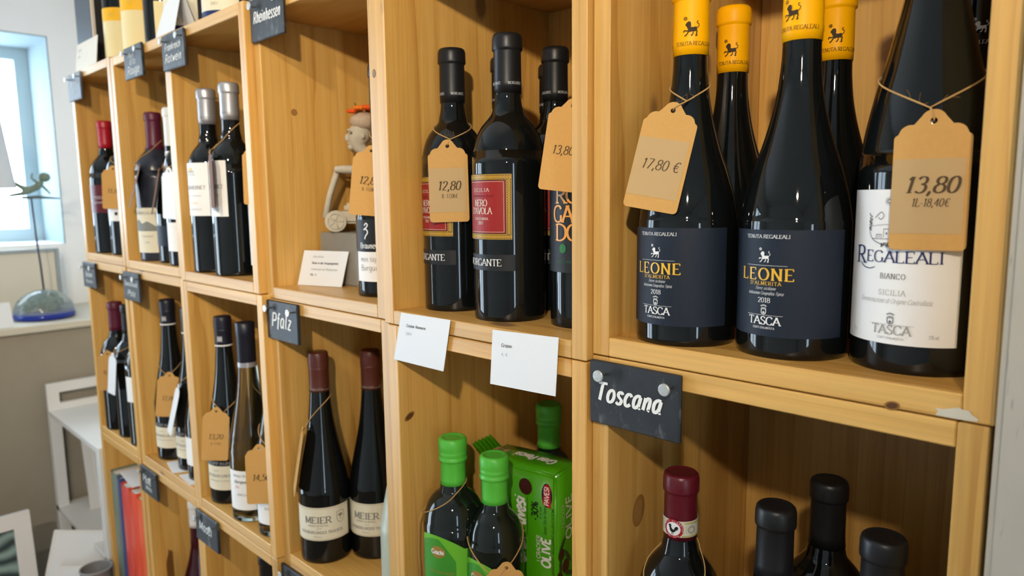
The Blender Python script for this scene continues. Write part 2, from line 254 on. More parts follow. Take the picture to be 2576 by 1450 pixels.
class Print:
    def __init__(s): s.v = []; s.f = []; s.k = []; s.n = 0
    def _lay(s, m): s.n += 1; s.k += [(s.n % 14)*7e-6]*m
    def ribbon(s, p, wf, closed=False):
        n = len(p); base = len(s.v); s._lay(2*n)
        for i in range(n):
            a = p[(i-1) % n] if (closed or i) else p[i]; b = p[(i+1) % n] if (closed or i < n-1) else p[i]
            dx, dy = b[0]-a[0], b[1]-a[1]; l = math.hypot(dx, dy) or 1; dx /= l; dy /= l; w = wf(dx, dy)/2
            s.v += [(p[i][0]-dy*w, p[i][1]+dx*w), (p[i][0]+dy*w, p[i][1]-dx*w)]
        for i in range(n if closed else n-1):
            j = (i+1) % n; s.f.append((base+2*i, base+2*i+1, base+2*j+1, base+2*j))
    def poly(s, p):
        p = list(p); b = len(s.v); s._lay(len(p)); s.v += p; s.f.append(tuple(range(b, b+len(p))))
    def rect(s, x0, y0, x1, y1, n=1):
        for i in range(n): 
            a, b = x0+(x1-x0)*i/n, x0+(x1-x0)*(i+1)/n; s.poly([(a, y0), (b, y0), (b, y1), (a, y1)])
    def line(s, x0, y0, x1, y1, w, n=12): s.ribbon([(x0+(x1-x0)*i/n, y0+(y1-y0)*i/n) for i in range(n+1)], lambda a, b: w)
    def curve(s, pts, w, closed=False, n=6): s.ribbon(catmull(pts, closed, n), (lambda a, b: w), closed)
    def disc(s, x, y, r, n=20, ry=None):
        m = max(4, n//2); q = ry or r
        if n <= 8: s.poly([(x+r*math.cos(2*pi*i/n), y+q*math.sin(2*pi*i/n)) for i in range(n)]); return
        c = [(x-r*math.cos(pi*i/m), q*math.sin(pi*i/m)) for i in range(m+1)]; b = len(s.v); s._lay(2*m+2)
        for a, h in c: s.v += [(a, y-h), (a, y+h)]
        s.f += [(b+2*i, b+2*i+2, b+2*i+3, b+2*i+1) for i in range(m)]
    def hills(s, top, y0):
        b = len(s.v); s._lay(2*len(top))
        for a, h in top: s.v += [(a, y0), (a, h)]
        s.f += [(b+2*i, b+2*i+2, b+2*i+3, b+2*i+1) for i in range(len(top)-1)]
    def ring(s, x, y, r, w, n=28, ry=None): s.ribbon([(x+r*math.cos(2*pi*i/n), y+(ry or r)*math.sin(2*pi*i/n)) for i in range(n)], (lambda a, b: w), True)
    def text(s, t, x, y, h, width=None, align='c', stem=.95, thin=.38, serif=True, slant=0, track=.5, arc=None, rot=0):
        k = h/7.; tot = sum(GP[c][0]+track for c in t)-track
        kx = (width/tot) if width else k; W_ = tot*kx
        ox = {'c': -W_/2, 'l': 0, 'r': -W_}[align]; pen = 0; cr, sr = math.cos(rot), math.sin(rot)
        def tr(px, py):
            X, Y = ox+(pen+px+slant*py)*kx, py*k
            return (x+X*cr-Y*sr, y+X*sr+Y*cr)
        def wf(dx, dy): 
            q = abs(dy)*.97+.05 if True else 1
            return k*(thin+(stem-thin)*min(1, q)**1.3)
        for c in t:
            adv, sts = GP[c]
            for kind, p in sts:
                closed = kind == 'c'
                if kind in 'sc': q = catmull(p, closed, 5)
                else:
                    a, b = p[0], p[1]; m = 3; q = [(a[0]+(b[0]-a[0])*i/m, a[1]+(b[1]-a[1])*i/m) for i in range(m+1)]
                s.ribbon([tr(*z) for z in q], wf, closed)
                if serif and kind == 'l':
                    a, b = p
                    for e, o in ((a, b), (b, a)):
                        if abs(e[1]-o[1]) > abs(e[0]-o[0]):
                            s.ribbon([tr(e[0]-1.05, e[1]+(.12 if e[1] < 3 else -.12)), tr(e[0]+1.05, e[1]+(.12 if e[1] < 3 else -.12))], lambda a_, b_: k*thin)
                        elif e[0] > 3.5 or (e[0] < .5 and o[0] > 4):
                            s.ribbon([tr(e[0], e[1]), tr(e[0], e[1]+(1.3 if e[1] < 3 else -1.3))], lambda a_, b_: k*thin*1.2)
            pen += adv+track
        return W_
    def build(s, name, f, m, parent):
        return mesh(name, [f(x, y, k) for (x, y), k in zip(s.v, s.k)], s.f, m, parent)
def cyl(R, phi0, e=.0005, z0=0):
    return lambda x, y, k=0: ((R+e+k)*math.sin(phi0+x/R), -(R+e+k)*math.cos(phi0+x/R), y+z0)
def flat(o, r, u, e=.0004):
    o, r, u = Vector(o), Vector(r).normalized(), Vector(u).normalized(); n = r.cross(u)
    return lambda x, y, k=0: o+r*x+u*y+n*(e+k)
def sheet(name, R, a0, a1, z0, z1, m, parent, e=.00025, n=28, top=None, thick=.0002):
    """paper label wrapped on a cylinder of radius R between angles a0..a1 (degrees); top(t) may raise the upper edge"""
    vs, fs = [], []
    for i in range(n+1):
        t = i/n; a = math.radians(a0+(a1-a0)*t); zt = z1+(top(t) if top else 0)
        for rr in (R+e, R+e+thick):
            vs += [(rr*math.sin(a), -rr*math.cos(a), z0), (rr*math.sin(a), -rr*math.cos(a), zt)]
    for i in range(n):
        b = 4*i; c = b+4; fs += [(b+2, c+2, c+3, b+3), (b, b+1, c+1, c), (b+1, b+3, c+3, c+1), (b, c, c+2, b+2)]
    fs += [(0, 2, 3, 1), (4*n, 4*n+1, 4*n+3, 4*n+2)]
    return mesh(name, vs, fs, m, parent)

# ------------------------------------------------------------------ room shell
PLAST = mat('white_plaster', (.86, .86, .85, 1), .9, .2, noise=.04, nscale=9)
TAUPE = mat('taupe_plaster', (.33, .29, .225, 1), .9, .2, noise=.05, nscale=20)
def pillar_mat():
    m = mat('grey_beige_plaster', (.47, .42, .34, 1), .85, .2, noise=.06, nscale=25)
    t = m.node_tree; N, L = t.nodes, t.links; b = N['Principled BSDF']; src = b.inputs['Base Color'].links[0].from_socket
    tc = N.new('ShaderNodeTexCoord'); mp = N.new('ShaderNodeMapping'); mp.inputs['Scale'].default_value = (200, 200, 26); n = N.new('ShaderNodeTexNoise'); n.inputs['Scale'].default_value = 1; n.inputs['Detail'].default_value = 2
    L.new(tc.outputs['Object'], mp.inputs['Vector']); L.new(mp.outputs[0], n.inputs['Vector'])
    mr = N.new('ShaderNodeMapRange'); mr.inputs['From Min'].default_value = .68; mr.inputs['From Max'].default_value = .78; L.new(n.outputs['Fac'], mr.inputs['Value'])
    mx = N.new('ShaderNodeMix'); mx.data_type = 'RGBA'; L.new(mr.outputs[0], mx.inputs['Factor']); L.new(src, mx.inputs['A']); mx.inputs['B'].default_value = (.16, .13, .12, 1)
    L.new(mx.outputs['Result'], b.inputs['Base Color']); return m
PILL = pillar_mat()
X0, X1, Y0, Y1, ZF, ZC = -2.38, 2.6, -3.0, .315, -1.262, 1.28
def st(o): o['kind'] = 'structure'; return o
st(box('floor', (X0-.3, Y0-.1, ZF-.06), (X1+.1, Y1+.1, ZF), mat('oak_floor', (.22, .13, .07, 1), .45, .4, noise=.15, nscale=6), bev=0))
st(box('ceiling', (X0-.3, Y0-.1, ZC), (X1+.1, Y1+.1, ZC+.06), PLAST, bev=0))
st(box('wall_back', (X0-.3, Y1, ZF), (X1+.1, Y1+.1, ZC), PLAST, bev=0))
st(box('wall_front', (X0-.3, Y0-.1, ZF), (X1+.1, Y0, ZC), PLAST, bev=0))
# right wall with a glazed door opening
DY0, DY1, DZ1 = -1.80, -1.35, .75
bm = bmesh.new()
bm_box(bm, (X1, Y0, ZF), (X1+.1, DY0, ZC)); bm_box(bm, (X1, DY1, ZF), (X1+.1, Y1, ZC)); bm_box(bm, (X1, DY0, DZ1), (X1+.1, DY1, ZC))
st(bmo('wall_right', bm, PLAST))
# left wall, 24 cm thick, with a deep window opening
WY0, WY1, WZ0, WZ1, WD = -.72, .175, .010, .688, .26
GY0, GY1, GZ0, GZ1 = -1.95, -.86, ZF+.02, .86
bm = bmesh.new()
bm_box(bm, (X0-WD, Y0, ZF), (X0, GY0, ZC)); bm_box(bm, (X0-WD, GY0, GZ1), (X0, GY1, ZC)); bm_box(bm, (X0-WD, GY1, ZF), (X0, WY0, ZC)); bm_box(bm, (X0-WD, WY1, ZF), (X0, Y1, ZC))
bm_box(bm, (X0-WD, WY0, ZF), (X0, WY1, WZ0)); bm_box(bm, (X0-WD, WY0, WZ1), (X0, WY1, ZC))
st(bmo('wall_left', bm, PLAST))
# parapet with ledge below the window
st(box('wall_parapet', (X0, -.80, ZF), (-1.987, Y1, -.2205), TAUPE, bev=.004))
st(box('trim_1', (X0, -.80, -.2205), (-1.970, Y1, -.199), mat('ledge_cream', (.62, .57, .46, 1), .6, .3), bev=.003))
# shelf end: plaster pier on the right of the crates
st(box('wall_pier', (.3115, -.012, ZF), (.95, Y1, ZC), PILL, bev=.004, seg=2))
# window_1
FR = mat('window_frame_blue', (.50, .62, .66, 1), .5, .4)
wn = bpy.data.objects.new('window_1', None); COL.objects.link(wn); wn.location = (X0-WD, 0, 0); st(wn)
bm = bmesh.new(); fwid = .045
for a, b in (((-.06, WY0, WZ0), (0, WY0+fwid, WZ1)), ((-.06, WY1-fwid, WZ0), (0, WY1, WZ1)), ((-.06, WY0+fwid, WZ0), (0, WY1-fwid, WZ0+fwid)), ((-.06, WY0+fwid, WZ1-fwid), (0, WY1-fwid, WZ1))): bm_box(bm, a, b)
bmo('window_frame', bm, FR, wn)
bm = bmesh.new()
for a, b in (((0, WY1-.004, WZ0), (WD+.001, WY1, WZ1)), ((0, WY0, WZ0), (WD+.001, WY0+.004, WZ1)), ((0, WY0+.004, WZ1-.004), (WD+.001, WY1-.004, WZ1))): bm_box(bm, a, b)
bmo('window_lining', bm, mat('pale_blue_lining', (.30, .375, .40, 1), .7, .2), wn)
PANE = mat('window_glass', (1, 1, 1, 1), 0, .5)
_n = PANE.node_tree.nodes; _l = PANE.node_tree.links; _tr = _n.new('ShaderNodeBsdfTransparent'); _gl = _n.new('ShaderNodeBsdfGlossy'); _gl.inputs['Roughness'].default_value = .01; _mx = _n.new('ShaderNodeMixShader'); _mx.inputs[0].default_value = .05
_l.new(_tr.outputs[0], _mx.inputs[1]); _l.new(_gl.outputs[0], _mx.inputs[2]); _l.new(_mx.outputs[0], _n['Material Output'].inputs['Surface'])
box('pane', (-.035, WY0+fwid, WZ0+fwid), (-.030, WY1-fwid, WZ1-fwid), PANE, wn, bev=0)
portal('window_daylight', (X0-WD-.07, (WY0+WY1)/2, (WZ0+WZ1)/2), WZ1-WZ0, WY1-WY0, (1, (WY0+WY1)/2, (WZ0+WZ1)/2))
gn = bpy.data.objects.new('door_2', None); COL.objects.link(gn); gn.location = (X0-.12, 0, 0); st(gn)
bm = bmesh.new()
for a, b in (((0, GY0, GZ0), (.05, GY0+.08, GZ1)), ((0, GY1-.08, GZ0), (.05, GY1, GZ1)), ((0, -1.44, GZ0), (.05, -1.37, GZ1)), ((0, GY0+.08, GZ0), (.05, -1.44, GZ0+.12)), ((0, -1.37, GZ0), (.05, GY1-.08, GZ0+.12)), ((0, GY0+.08, GZ1-.1), (.05, -1.44, GZ1)), ((0, -1.37, GZ1-.1), (.05, GY1-.08, GZ1))): bm_box(bm, a, b)
bmo('door_frame', bm, FR, gn)
for a, b in ((GY0+.08, -1.44), (-1.37, GY1-.08)): box('pane', (.02, a, GZ0+.12), (.025, b, GZ1-.1), PANE, gn, bev=0)
portal('terrace_daylight', (X0-WD-.02, (GY0+GY1)/2, (GZ0+GZ1)/2), GZ1-GZ0, GY1-GY0, (1, (GY0+GY1)/2, (GZ0+GZ1)/2))
dn = bpy.data.objects.new('door_1', None); COL.objects.link(dn); dn.location = (X1+.05, 0, 0); st(dn)
bm = bmesh.new()
for a, b in (((0, DY0, ZF), (.04, DY0+.09, DZ1)), ((0, DY1-.09, ZF), (.04, DY1, DZ1)), ((0, DY0+.09, ZF), (.04, DY1-.09, ZF+.5)), ((0, DY0+.09, DZ1-.1), (.04, DY1-.09, DZ1))): bm_box(bm, a, b)
bmo('door_frame', bm, FR, dn); box('pane', (.015, DY0+.09, ZF+.5), (.02, DY1-.09, DZ1-.1), PANE, dn, bev=0)
portal('door_daylight', (X1+.12, (DY0+DY1)/2, -.1), 1.7, DY1-DY0, (0, (DY0+DY1)/2, -.1))

# ------------------------------------------------------------------ crates
T = .0175; DEP = .29
DZ = dict(A=.0062, B=0, C=.0031, D=.0089, E=.0119, F=.0149)
YF = dict(A=.0077, B=0, C=.0030, D=-.0097, E=-.0058, F=-.0065)
XS = {1: dict(A=(.0010, .3085), B=(-.3068, 0), C=(-.6062, -.3078), D=(-.8995, -.6070), E=(-1.1970, -.9003), F=(-1.4709, -1.1978)),
      2: dict(A=(.0010, .3065), B=(-.3013, 0), C=(-.5993, -.3022), D=(-.8965, -.6000), E=(-1.1958, -.9010), F=(-1.4778, -1.2040))}
XS[3] = {k: v for k, v in XS[2].items()}; XS[4] = {k: v for k, v in XS[1].items()}
ZR = {1: (0, .42), 2: (-.415, 0), 3: (-.83, -.415), 4: (-1.245, -.83)}
RN = {1: 'upper', 2: 'middle', 3: 'lower', 4: 'bottom'}
WHAT = {'1A': 'with the yellow-capped bottles, beside the plaster pier', '1B': 'holding the black-capped red-label bottles', '1C': 'with the stone gardener figure inside', '1D': 'holding the two silver-capped bottles', '1E': 'holding the burgundy-capped bottle', '1F': 'at the window end, holding the red-capped bottle',
        '2A': 'under the white chalk Toscana slate, holding black-capped bottles', '2B': 'holding the green-capped oil bottles and green crackers', '2C': 'holding the brown-capped bottles with MEIER labels', '2D': 'holding the pale green glass bottles', '2E': 'holding the dark bottle with large kraft tag', '2F': 'above the red books, holding three dark bottles',
        '3A': 'two below the Toscana slate', '3B': 'below the oil bottles', '3C': 'below the brown-capped bottles', '3D': 'beside the Mosel slate, with one black bottle', '3E': 'holding the white-capped maroon bottle', '3F': 'full of red and blue books'}
CR = {}
for row in (1, 2, 3, 4):
    z0, z1 = ZR[row]
    for c in 'ABCDEF':
        x0, x1 = XS[row][c]; zz = DZ[c]
        t = thing('wooden_crate', (x0, YF[c], z0+zz), f"open pine crate in the {RN[row]} row " + WHAT.get(f'{row}{c}', 'standing on the floor, column with ' + {'A': 'the pier', 'B': 'the oil bottles', 'C': 'the stone figure', 'D': 'the silver caps', 'E': 'the burgundy cap', 'F': 'the books'}[c]), 'crate', 'pine crates stacked as shelves')
        w, h = x1-x0, z1-z0; g = .0006
        bl = box('side_board', (0, 0, g), (T, DEP, h-g), WV, t, .0009); br = box('side_board', (w-T, 0, g), (w, DEP, h-g), WV, t, .0009)
        bb = box('bottom_board', (T+.0003, 0, g), (w-T-.0003, DEP, T), WH, t, .0009); box('top_board', (T+.0003, 0, h-T), (w-T-.0003, DEP, h-g), WH, t, .0009)
        box('back_panel', (T+.0005, DEP-.010, T+.0005), (w-T-.0005, DEP, h-T-.0005), WV, t, .0)
        CR[row, c] = (t, bl, br, bb)
KN1 = mat('knot_rim', (.30, .135, .030, 1), .5, .3); KN2 = mat('knot_core', (.10, .040, .014, 1), .5, .3)
def knot(board, crate, u, v, plane, val, ra, rb, rot, core=KN2):
    # a knot in the board face: world point on plane X=val or Y=val, two thin inlaid ellipses
    c = (atX(u, v, val) if plane == 'X' else atY(u, v, val))-crate.location
    r, n = (Vector((0, 1, 0)), Vector((1, 0, 0))) if plane == 'X' else (Vector((1, 0, 0)), Vector((0, -1, 0)))
    for nm, k, m, e in (('knot', 1, KN1, .0002), ('knot_core', .72, core, .0004)):
        vs = [c+r*(k*(ra*math.cos(a)*math.cos(rot)-rb*math.sin(a)*math.sin(rot)))+Vector((0, 0, 1))*(k*(ra*math.cos(a)*math.sin(rot)+rb*math.sin(a)*math.cos(rot)))+n*e for a in [2*pi*i/20 for i in range(20)]]
        mesh(nm, vs, [tuple(range(20))], m, board)
t_, l_, r_, b_ = CR[2, 'B']; knot(l_, t_, 1030, 1048, 'X', XS[2]['B'][0]+T, .0085, .0042, .5)
t_, l_, r_, b_ = CR[2, 'A']; knot(l_, t_, 1606, 1285, 'X', XS[2]['A'][0]+T, .0100, .0160, -.2, mat('knot_tan', (.34, .165, .045, 1), .5, .3))
t_, l_, r_, b_ = CR[1, 'A']; knot(b_, t_, 2244, 1021, 'Y', YF['A'], .0050, .0030, .2)
t_, l_, r_, b_ = CR[1, 'C']; knot(r_, t_, 941, 185, 'Y', YF['C'], .0035, .0050, 0, mat('knot_grey', (.26, .22, .19, 1), .6, .3)); knot(l_, t_, 740, 283, 'X', XS[1]['C'][0]+T, .0050, .0050, 0, mat('knot_tan', (.34, .165, .045, 1), .5, .3))
t_ = CR[1, 'A'][0]; pc_ = [(2352, 1026), (2372, 1030), (2412, 1026), (2424, 1032), (2438, 1034), (2446, 1046), (2462, 1056), (2458, 1062), (2420, 1057), (2380, 1050), (2352, 1044), (2360, 1036)]
mesh('paint_patch', [atY(u, v, YF['A']-.0004)-t_.location for u, v in pc_], [tuple(range(len(pc_)))], mat('chipped_white_paint', (.60, .54, .42, 1), .7, .2), t_)
def FL(row, c): return ZR[row][0]+DZ[c]+T

# ------------------------------------------------------------------ bottles
def P_bordeaux(R, h): return [(R-.006, .0), (R-.0015, .0015), (R, .005), (R, .165), (R*.985, .176), (R*.94, .187), (R*.86, .197), (R*.73, .206), (R*.58, .213), (R*.46, .219), (.0160, .225), (.0146, .232), (.0138, .245), (.0136, h-.004)]
def P_burg(R, h): return [(R-.006, .0), (R-.0015, .0015), (R, .005), (R, .095), (R*.985, .106), (R*.94, .118), (R*.865, .132), (R*.765, .147), (R*.66, .160), (R*.56, .174), (R*.465, .190), (R*.395, .206), (.0150, .222), (.0141, .240), (.0138, h-.004)]
def P_regal(R, h): return [(R-.006, .0), (R-.0015, .0015), (R, .005), (R, .138), (R*.985, .150), (R*.94, .165), (R*.87, .182), (R*.79, .198), (R*.68, .216), (R*.56, .238), (R*.45, .260), (R*.36, .285), (.0140, .305), (.0138, h-.004)]
def P_hock(R, h):
    s = h/.32; return [(R-.006, .0), (R-.0015, .0015), (R, .005), (R, .105*s), (R*.97, .118*s), (R*.90, .135*s), (R*.80, .155*s), (R*.69, .175*s), (R*.585, .195*s), (R*.50, .215*s), (R*.44, .235*s), (.0152, .255*s), (.0142, .27*s), (.0140, h-.004)]
def P_oil(R, h): return [(R-.006, .0), (R-.0015, .0015), (R, .006), (R, h-.119), (R*.985, h-.105), (R*.93, h-.091), (R*.80, h-.079), (R*.62, h-.071), (.0175, h-.066), (.0158, h-.058), (.0150, h-.05), (.0148, h-.004)]
SH = dict(bordeaux=P_bordeaux, burg=P_burg, regal=P_regal, hock=P_hock, oil=P_oil)
def rad(prof, z):
    for (r0, a), (r1, b) in zip(prof, prof[1:]):
        if a <= z <= b and b > a: return r0+(r1-r0)*(z-a)/(b-a)
    return prof[-1][0]
def bottle(label, X, Y, z, shape, R, h, glass, cap, capz, name='wine_bottle', group=None, captype='foil', seg=40):
    prof = SH[shape](R, h); t = thing(name, (X, Y, z), label, 'bottle', group)
    full = [(R*.62, .004), (R*.80, .0008)] + prof
    sm = []
    pts = [(r, zz) for r, zz in full]
    body = catmull(pts[3:], False, 3)
    lathe('glass', pts[:3]+[(max(.004, r), zz) for r, zz in body], glass, t, seg)
    if cap:
        rc = .0149
        if captype == 'foil':
            pr = [(rad(prof, capz)+.0005, capz), (rc, capz+.010), (rc-.0003, h-.0185), (rc-.0002, h-.0180), (rc+.0012, h-.0168), (rc+.0014, h-.0150), (rc+.0012, h-.0050), (rc+.0004, h-.0018), (rc-.0012, h-.0002), (.0112, h), (.0108, h-.0006), (.0100, h-.0007), (.004, h-.0005)]
        elif captype == 'screw':
            pr = [(rad(prof, capz)+.0006, capz), (rc, capz+.006), (rc, h-.026), (rc+.0005, h-.0245), (rc, h-.0235)]+[(rc+.0008*(i % 2), h-.022+i*.0026) for i in range(7)]+[(rc, h-.0030), (rc-.001, h-.0005), (rc-.002, h), (.004, h)]
        elif captype == 'wax':
            rc = .0166; pr = [(rad(prof, capz)+.0006, capz), (rc-.0012, capz+.006), (rc-.0012, h-.0300), (rc-.0010, h-.0292), (rc+.0010, h-.0278), (rc+.0012, h-.0255), (rc+.0002, h-.0238), (rc-.0002, h-.0225), (rc+.0008, h-.0205), (rc+.0006, h-.0175), (rc+.0002, h-.0165), (rc+.0010, h-.0140), (rc+.0010, h-.0030), (rc-.0006, h-.0006), (rc-.0018, h), (.0112, h), (.0106, h-.0010), (.0098, h-.0010), (.004, h-.0009)]
        else:
            rc = .0156; pr = [(rc-.0008, capz), (rc-.0004, capz+.001), (rc-.0004, h-.022), (rc, h-.021), (rc, h-.0015), (rc-.0015, h), (.004, h)]
        lathe('capsule', pr, cap, t, seg)
    return t, prof
def string_loop(t, prof, phi, zk, zb, parent_name='twine', r=.0006, sq=.45):
    pts = []
    for i in range(40):
        a = 2*pi*i/40; z = zk+(zb-zk)*((1-math.cos(a))/2)**sq; rr = rad(prof, z)+r+.0004
        if abs(a) < .001: rr += .0025
        pts.append((rr*math.sin(phi+a), -rr*math.cos(phi+a), z))
    return pts

# ---- emblems drawn in a 10 x 10 box
def lion(p, x, y, s):
    k = s/10; f = lambda q: [(x+a*k, y+b*k) for a, b in q]
    p.poly(f([(3.4, 4.6), (4.2, 5.4), (6.4, 5.1), (8.0, 5.4), (8.7, 4.6), (8.5, 3.2), (7.4, 2.8), (6.0, 3.0), (4.6, 2.5), (3.6, 2.9)]))
    p.poly(f([(2.5, 7.5), (3.2, 8.3), (4.2, 8.5), (5.0, 7.9), (5.2, 6.6), (5.0, 5.0), (4.2, 4.2), (3.2, 4.4), (2.9, 5.4), (2.4, 6.1), (2.0, 6.3), (2.1, 6.9)]))
    for q, w in (([(3.8, 3.4), (2.6, 3.2), (1.6, 3.5), (1.0, 3.0), (1.1, 2.4)], .55), ([(4.0, 3.2), (3.2, 1.8), (2.4, .8), (1.5, .4)], .6), ([(6.3, 3.2), (6.4, 2.0), (5.9, .9), (5.1, .5)], .55), ([(8.2, 3.6), (8.6, 2.4), (8.2, 1.4), (8.5, .6), (7.7, .3)], .65), ([(8.5, 4.9), (9.5, 5.6), (9.7, 6.8), (8.7, 7.6), (8.6, 8.4), (9.4, 8.6)], .35)):
        p.curve(f(q), w*k, n=4)
    sx, sy = x+1.9*k, y+10.2*k; p.ring(sx, sy, .62*k, .35*k, 12)
    for i in range(12):
        a = 2*pi*i/12; p.ribbon([(sx+.85*k*math.cos(a), sy+.85*k*math.sin(a)), (sx+1.25*k*math.cos(a), sy+1.25*k*math.sin(a))], lambda a_, b_: .18*k)
def crest(p, x, y, s):
    k = s/10; f = lambda q: [(x+a*k, y+b*k) for a, b in q]
    p.curve(f([(-2.4, 5.2), (-2.4, 1.6), (-1.4, .3), (0, 0), (1.4, .3), (2.4, 1.6), (2.4, 5.2)]), .7*k)
    p.poly(f([(-1.4, 1.6), (0, 3.2), (1.5, 1.4), (0, .8)])); p.line(x-2.8*k, y+5.4*k, x+2.8*k, y+5.4*k, .7*k, 3); p.line(x-2.2*k, y+6.6*k, x+2.2*k, y+6.6*k, .5*k, 3)
    p.curve(f([(-2.9, 7.7), (-1.5, 8.6), (0, 8.9), (1.5, 8.6), (2.9, 7.7)]), .5*k)
    for i in range(9):
        a = -1+i*.25; p.disc(x+3.1*k*a, y+(9.6-1.2*a*a)*k, .32*k, 6)
def rooster(p, x, y, s):
    k = s/10; f = lambda q: [(x+a*k, y+b*k) for a, b in q]
    p.poly(f([(1.6, 8.6), (2.0, 9.4), (2.5, 8.9), (2.9, 9.6), (3.3, 9.0), (3.6, 8.2), (3.5, 6.6), (4.6, 5.0), (6.0, 4.6), (6.2, 6.2), (7.2, 7.6), (8.6, 7.8), (9.6, 6.6), (9.0, 6.6), (9.4, 5.2), (8.6, 5.6), (8.6, 4.2), (7.6, 4.6), (7.0, 3.2), (5.6, 2.2), (4.6, 1.9), (3.2, 2.6), (2.3, 4.2), (2.1, 6.2), (1.6, 6.6), (1.9, 7.4), (.9, 7.8)]))
    for q in ([(4.2, 2.2), (4.2, .4)], [(4.2, .4), (3.2, .2)], [(5.2, 2.2), (5.3, .4)], [(5.3, .4), (4.5, .0)]): p.ribbon(f(q), lambda a, b: .4*k)

# ================================================================== column A, upper row
zA = FL(1, 'A')
def leone(label, X, Y, R, phi, group='yellow-capped dark bottles', full=True, cr=0):
    t, prof = bottle(label, X, Y, zA, 'burg', R, .302, GLASS, YEL, .2405, group=group, seg=56)
    ph = math.radians(phi)
    if full:
        lb = sheet('front_label', R, phi-82, phi+83, .0170, .0985, NAVY, t, n=44)
        p = Print(); m = R+.0005
        p.text('TENUTA REGALEALI', 0, .0922, .0026, .0355, stem=1.0, thin=.5); lion(p, -.0060, .0737, .0100); p.line(-.0165, .0715, .0165, .0715, .00022)
        p.text('Terre siciliane', .0002, .0530, .0024, .0165, serif=False, stem=.55, thin=.3, slant=.5); p.text('Indicazione Geografica Tipica', 0, .0492, .0024, .0285, serif=False, stem=.55, thin=.3, slant=.5)
        p.text('2018', 0, .0432, .0036, .0098, thin=.45); crest(p, 0, .0342, .0075); p.line(-.0145, .0334, .0145, .0334, .00022); p.text('TASCA', 0, .0262, .0060, .0255, stem=1.25, thin=.5); p.text("CONTI D'ALMERITA", 0, .0228, .0016, .0175, serif=False, stem=.9, thin=.7)
        p.build('white_lettering', cyl(R, ph, .0009), WINK, lb)
        q = Print(); q.text('LEONE', 0, .0604, .0089, .0430, stem=1.35, thin=.5, track=1.5); q.text("D'ALMERITA", 0, .0565, .0027, .0250, stem=1.1, thin=.5, track=1.6); q.build('gold_lettering', cyl(R, ph, .0009), GOLD, lb)
    p = Print(); rc = .0150
    for s in (-1, 0, 1): p.text('TENUTA REGALEALI', s*.040+.002, .2475, .0030, .0335, stem=.8, thin=.4)
    lion(p, -.0090, .2545, .0140); lion(p, -.0090+.047, .2545, .0140)
    p.build('capsule_print', cyl(rc, ph+.30+cr, .0004), mat('brown_black_ink', (.05, .03, .015, 1), .6, .2), t)
    return t, prof
L1, pf1 = leone('yellow-capped dark bottle with navy LEONE label, behind the 17,80 € tag', .0679, .0542, .0424, -4.5, cr=.42)
L2, _ = leone('yellow-capped dark bottle with navy LEONE label, next to the white REGALEALI bottle', .1575, .0655, .0419, -5.5, cr=-.25)
L3, _ = leone('yellow-capped dark bottle behind and between the two LEONE bottles', .0521, .1595, .0424, 8, full=False)
L4, _ = leone('yellow-capped dark bottle in the back, left of the white REGALEALI bottle', .1440, .1700, .0424, -2, full=False, cr=.2)
# white label Regaleali
RG, pfr = bottle('tall dark bottle with white REGALEALI BIANCO label behind the 13,80 tag', .2440, .0790, zA, 'regal', .0430, .335, GLASS, BLACK, .285, seg=56)
lb = sheet('front_label', .0430, -66, 49, .0205, .1275, WLAB, RG, n=40)
f = cyl(.0430, math.radians(-7), .0009)
p = Print()
p.text('R', -.0262, .0760, .0120, None, stem=1.0, thin=.45); p.text('EGALEALI', .0050, .0775, .0078, .0500, stem=1.05, thin=.45); p.curve([(-.0262, .0765), (-.0225, .0735), (-.0170, .0725), (-.0130, .0738)], .0006)
p.build('blue_lettering', f, BLUEINK, lb)
p = Print(); p.text('BIANCO', 0, .0662, .0036, .0165, stem=.8, thin=.4, track=1.4); p.build('dark_lettering', f, mat('dark_grey_ink', (.06, .06, .065, 1), .6, .2), lb)
p = Print(); p.text('SICILIA', 0, .0548, .0036, .0175, stem=.7, thin=.4, track=1.6); p.text('Denominazione di Origine Controllata', .0005, .0492, .0034, .0480, serif=False, stem=.5, thin=.3, slant=.5)
p.text('TASCA', .0005, .0276, .0062, .0255, stem=1.2, thin=.5); p.line(-.0142, .0342, .0150, .0342, .0002); p.text("CONTI D'ALMERITA", .0005, .0240, .0016, .0175, serif=False, stem=.9, thin=.7); p.text('12% vol', .0270, .0262, .0026, .006, serif=False, stem=.6); p.text('75cl', -.0290, .0262, .0026, .004, serif=False, stem=.6)
p.build('grey_lettering', f, mat('light_grey_ink', (.36, .35, .33, 1), .6, .2), lb)
p = Print(); crest(p, .0002, .0350, .0078)
# etched vignette: sun, scrolls, farm, grapes
sn = Print(); sn.ring(-.0045, .1195, .0013, .0005, 14)
for i in range(16):
    a = 2*pi*i/16; sn.ribbon([(-.0045+.0020*math.cos(a), .1195+.0020*math.sin(a)), (-.0045+.0029*math.cos(a), .1195+.0029*math.sin(a))], lambda a_, b_: .0003)
p.curve([(-.0145, .1080), (-.0100, .1120), (-.0078, .1095), (-.0100, .1070), (-.0120, .1085)], .0004); p.curve([(.0010, .1075), (-.0030, .1110), (-.0020, .1150), (.0000, .1120)], .0003); p.curve([(.0060, .1080), (.0110, .1120), (.0135, .1090), (.0110, .1070)], .0004)
p.curve([(-.0190, .0985), (-.0150, .0925), (-.0060, .0895), (.0060, .0895), (.0150, .0925), (.0190, .0985)], .0004); p.curve([(-.0180, .1020), (-.0070, .1035), (.0070, .1035), (.0180, .1020)], .0002)
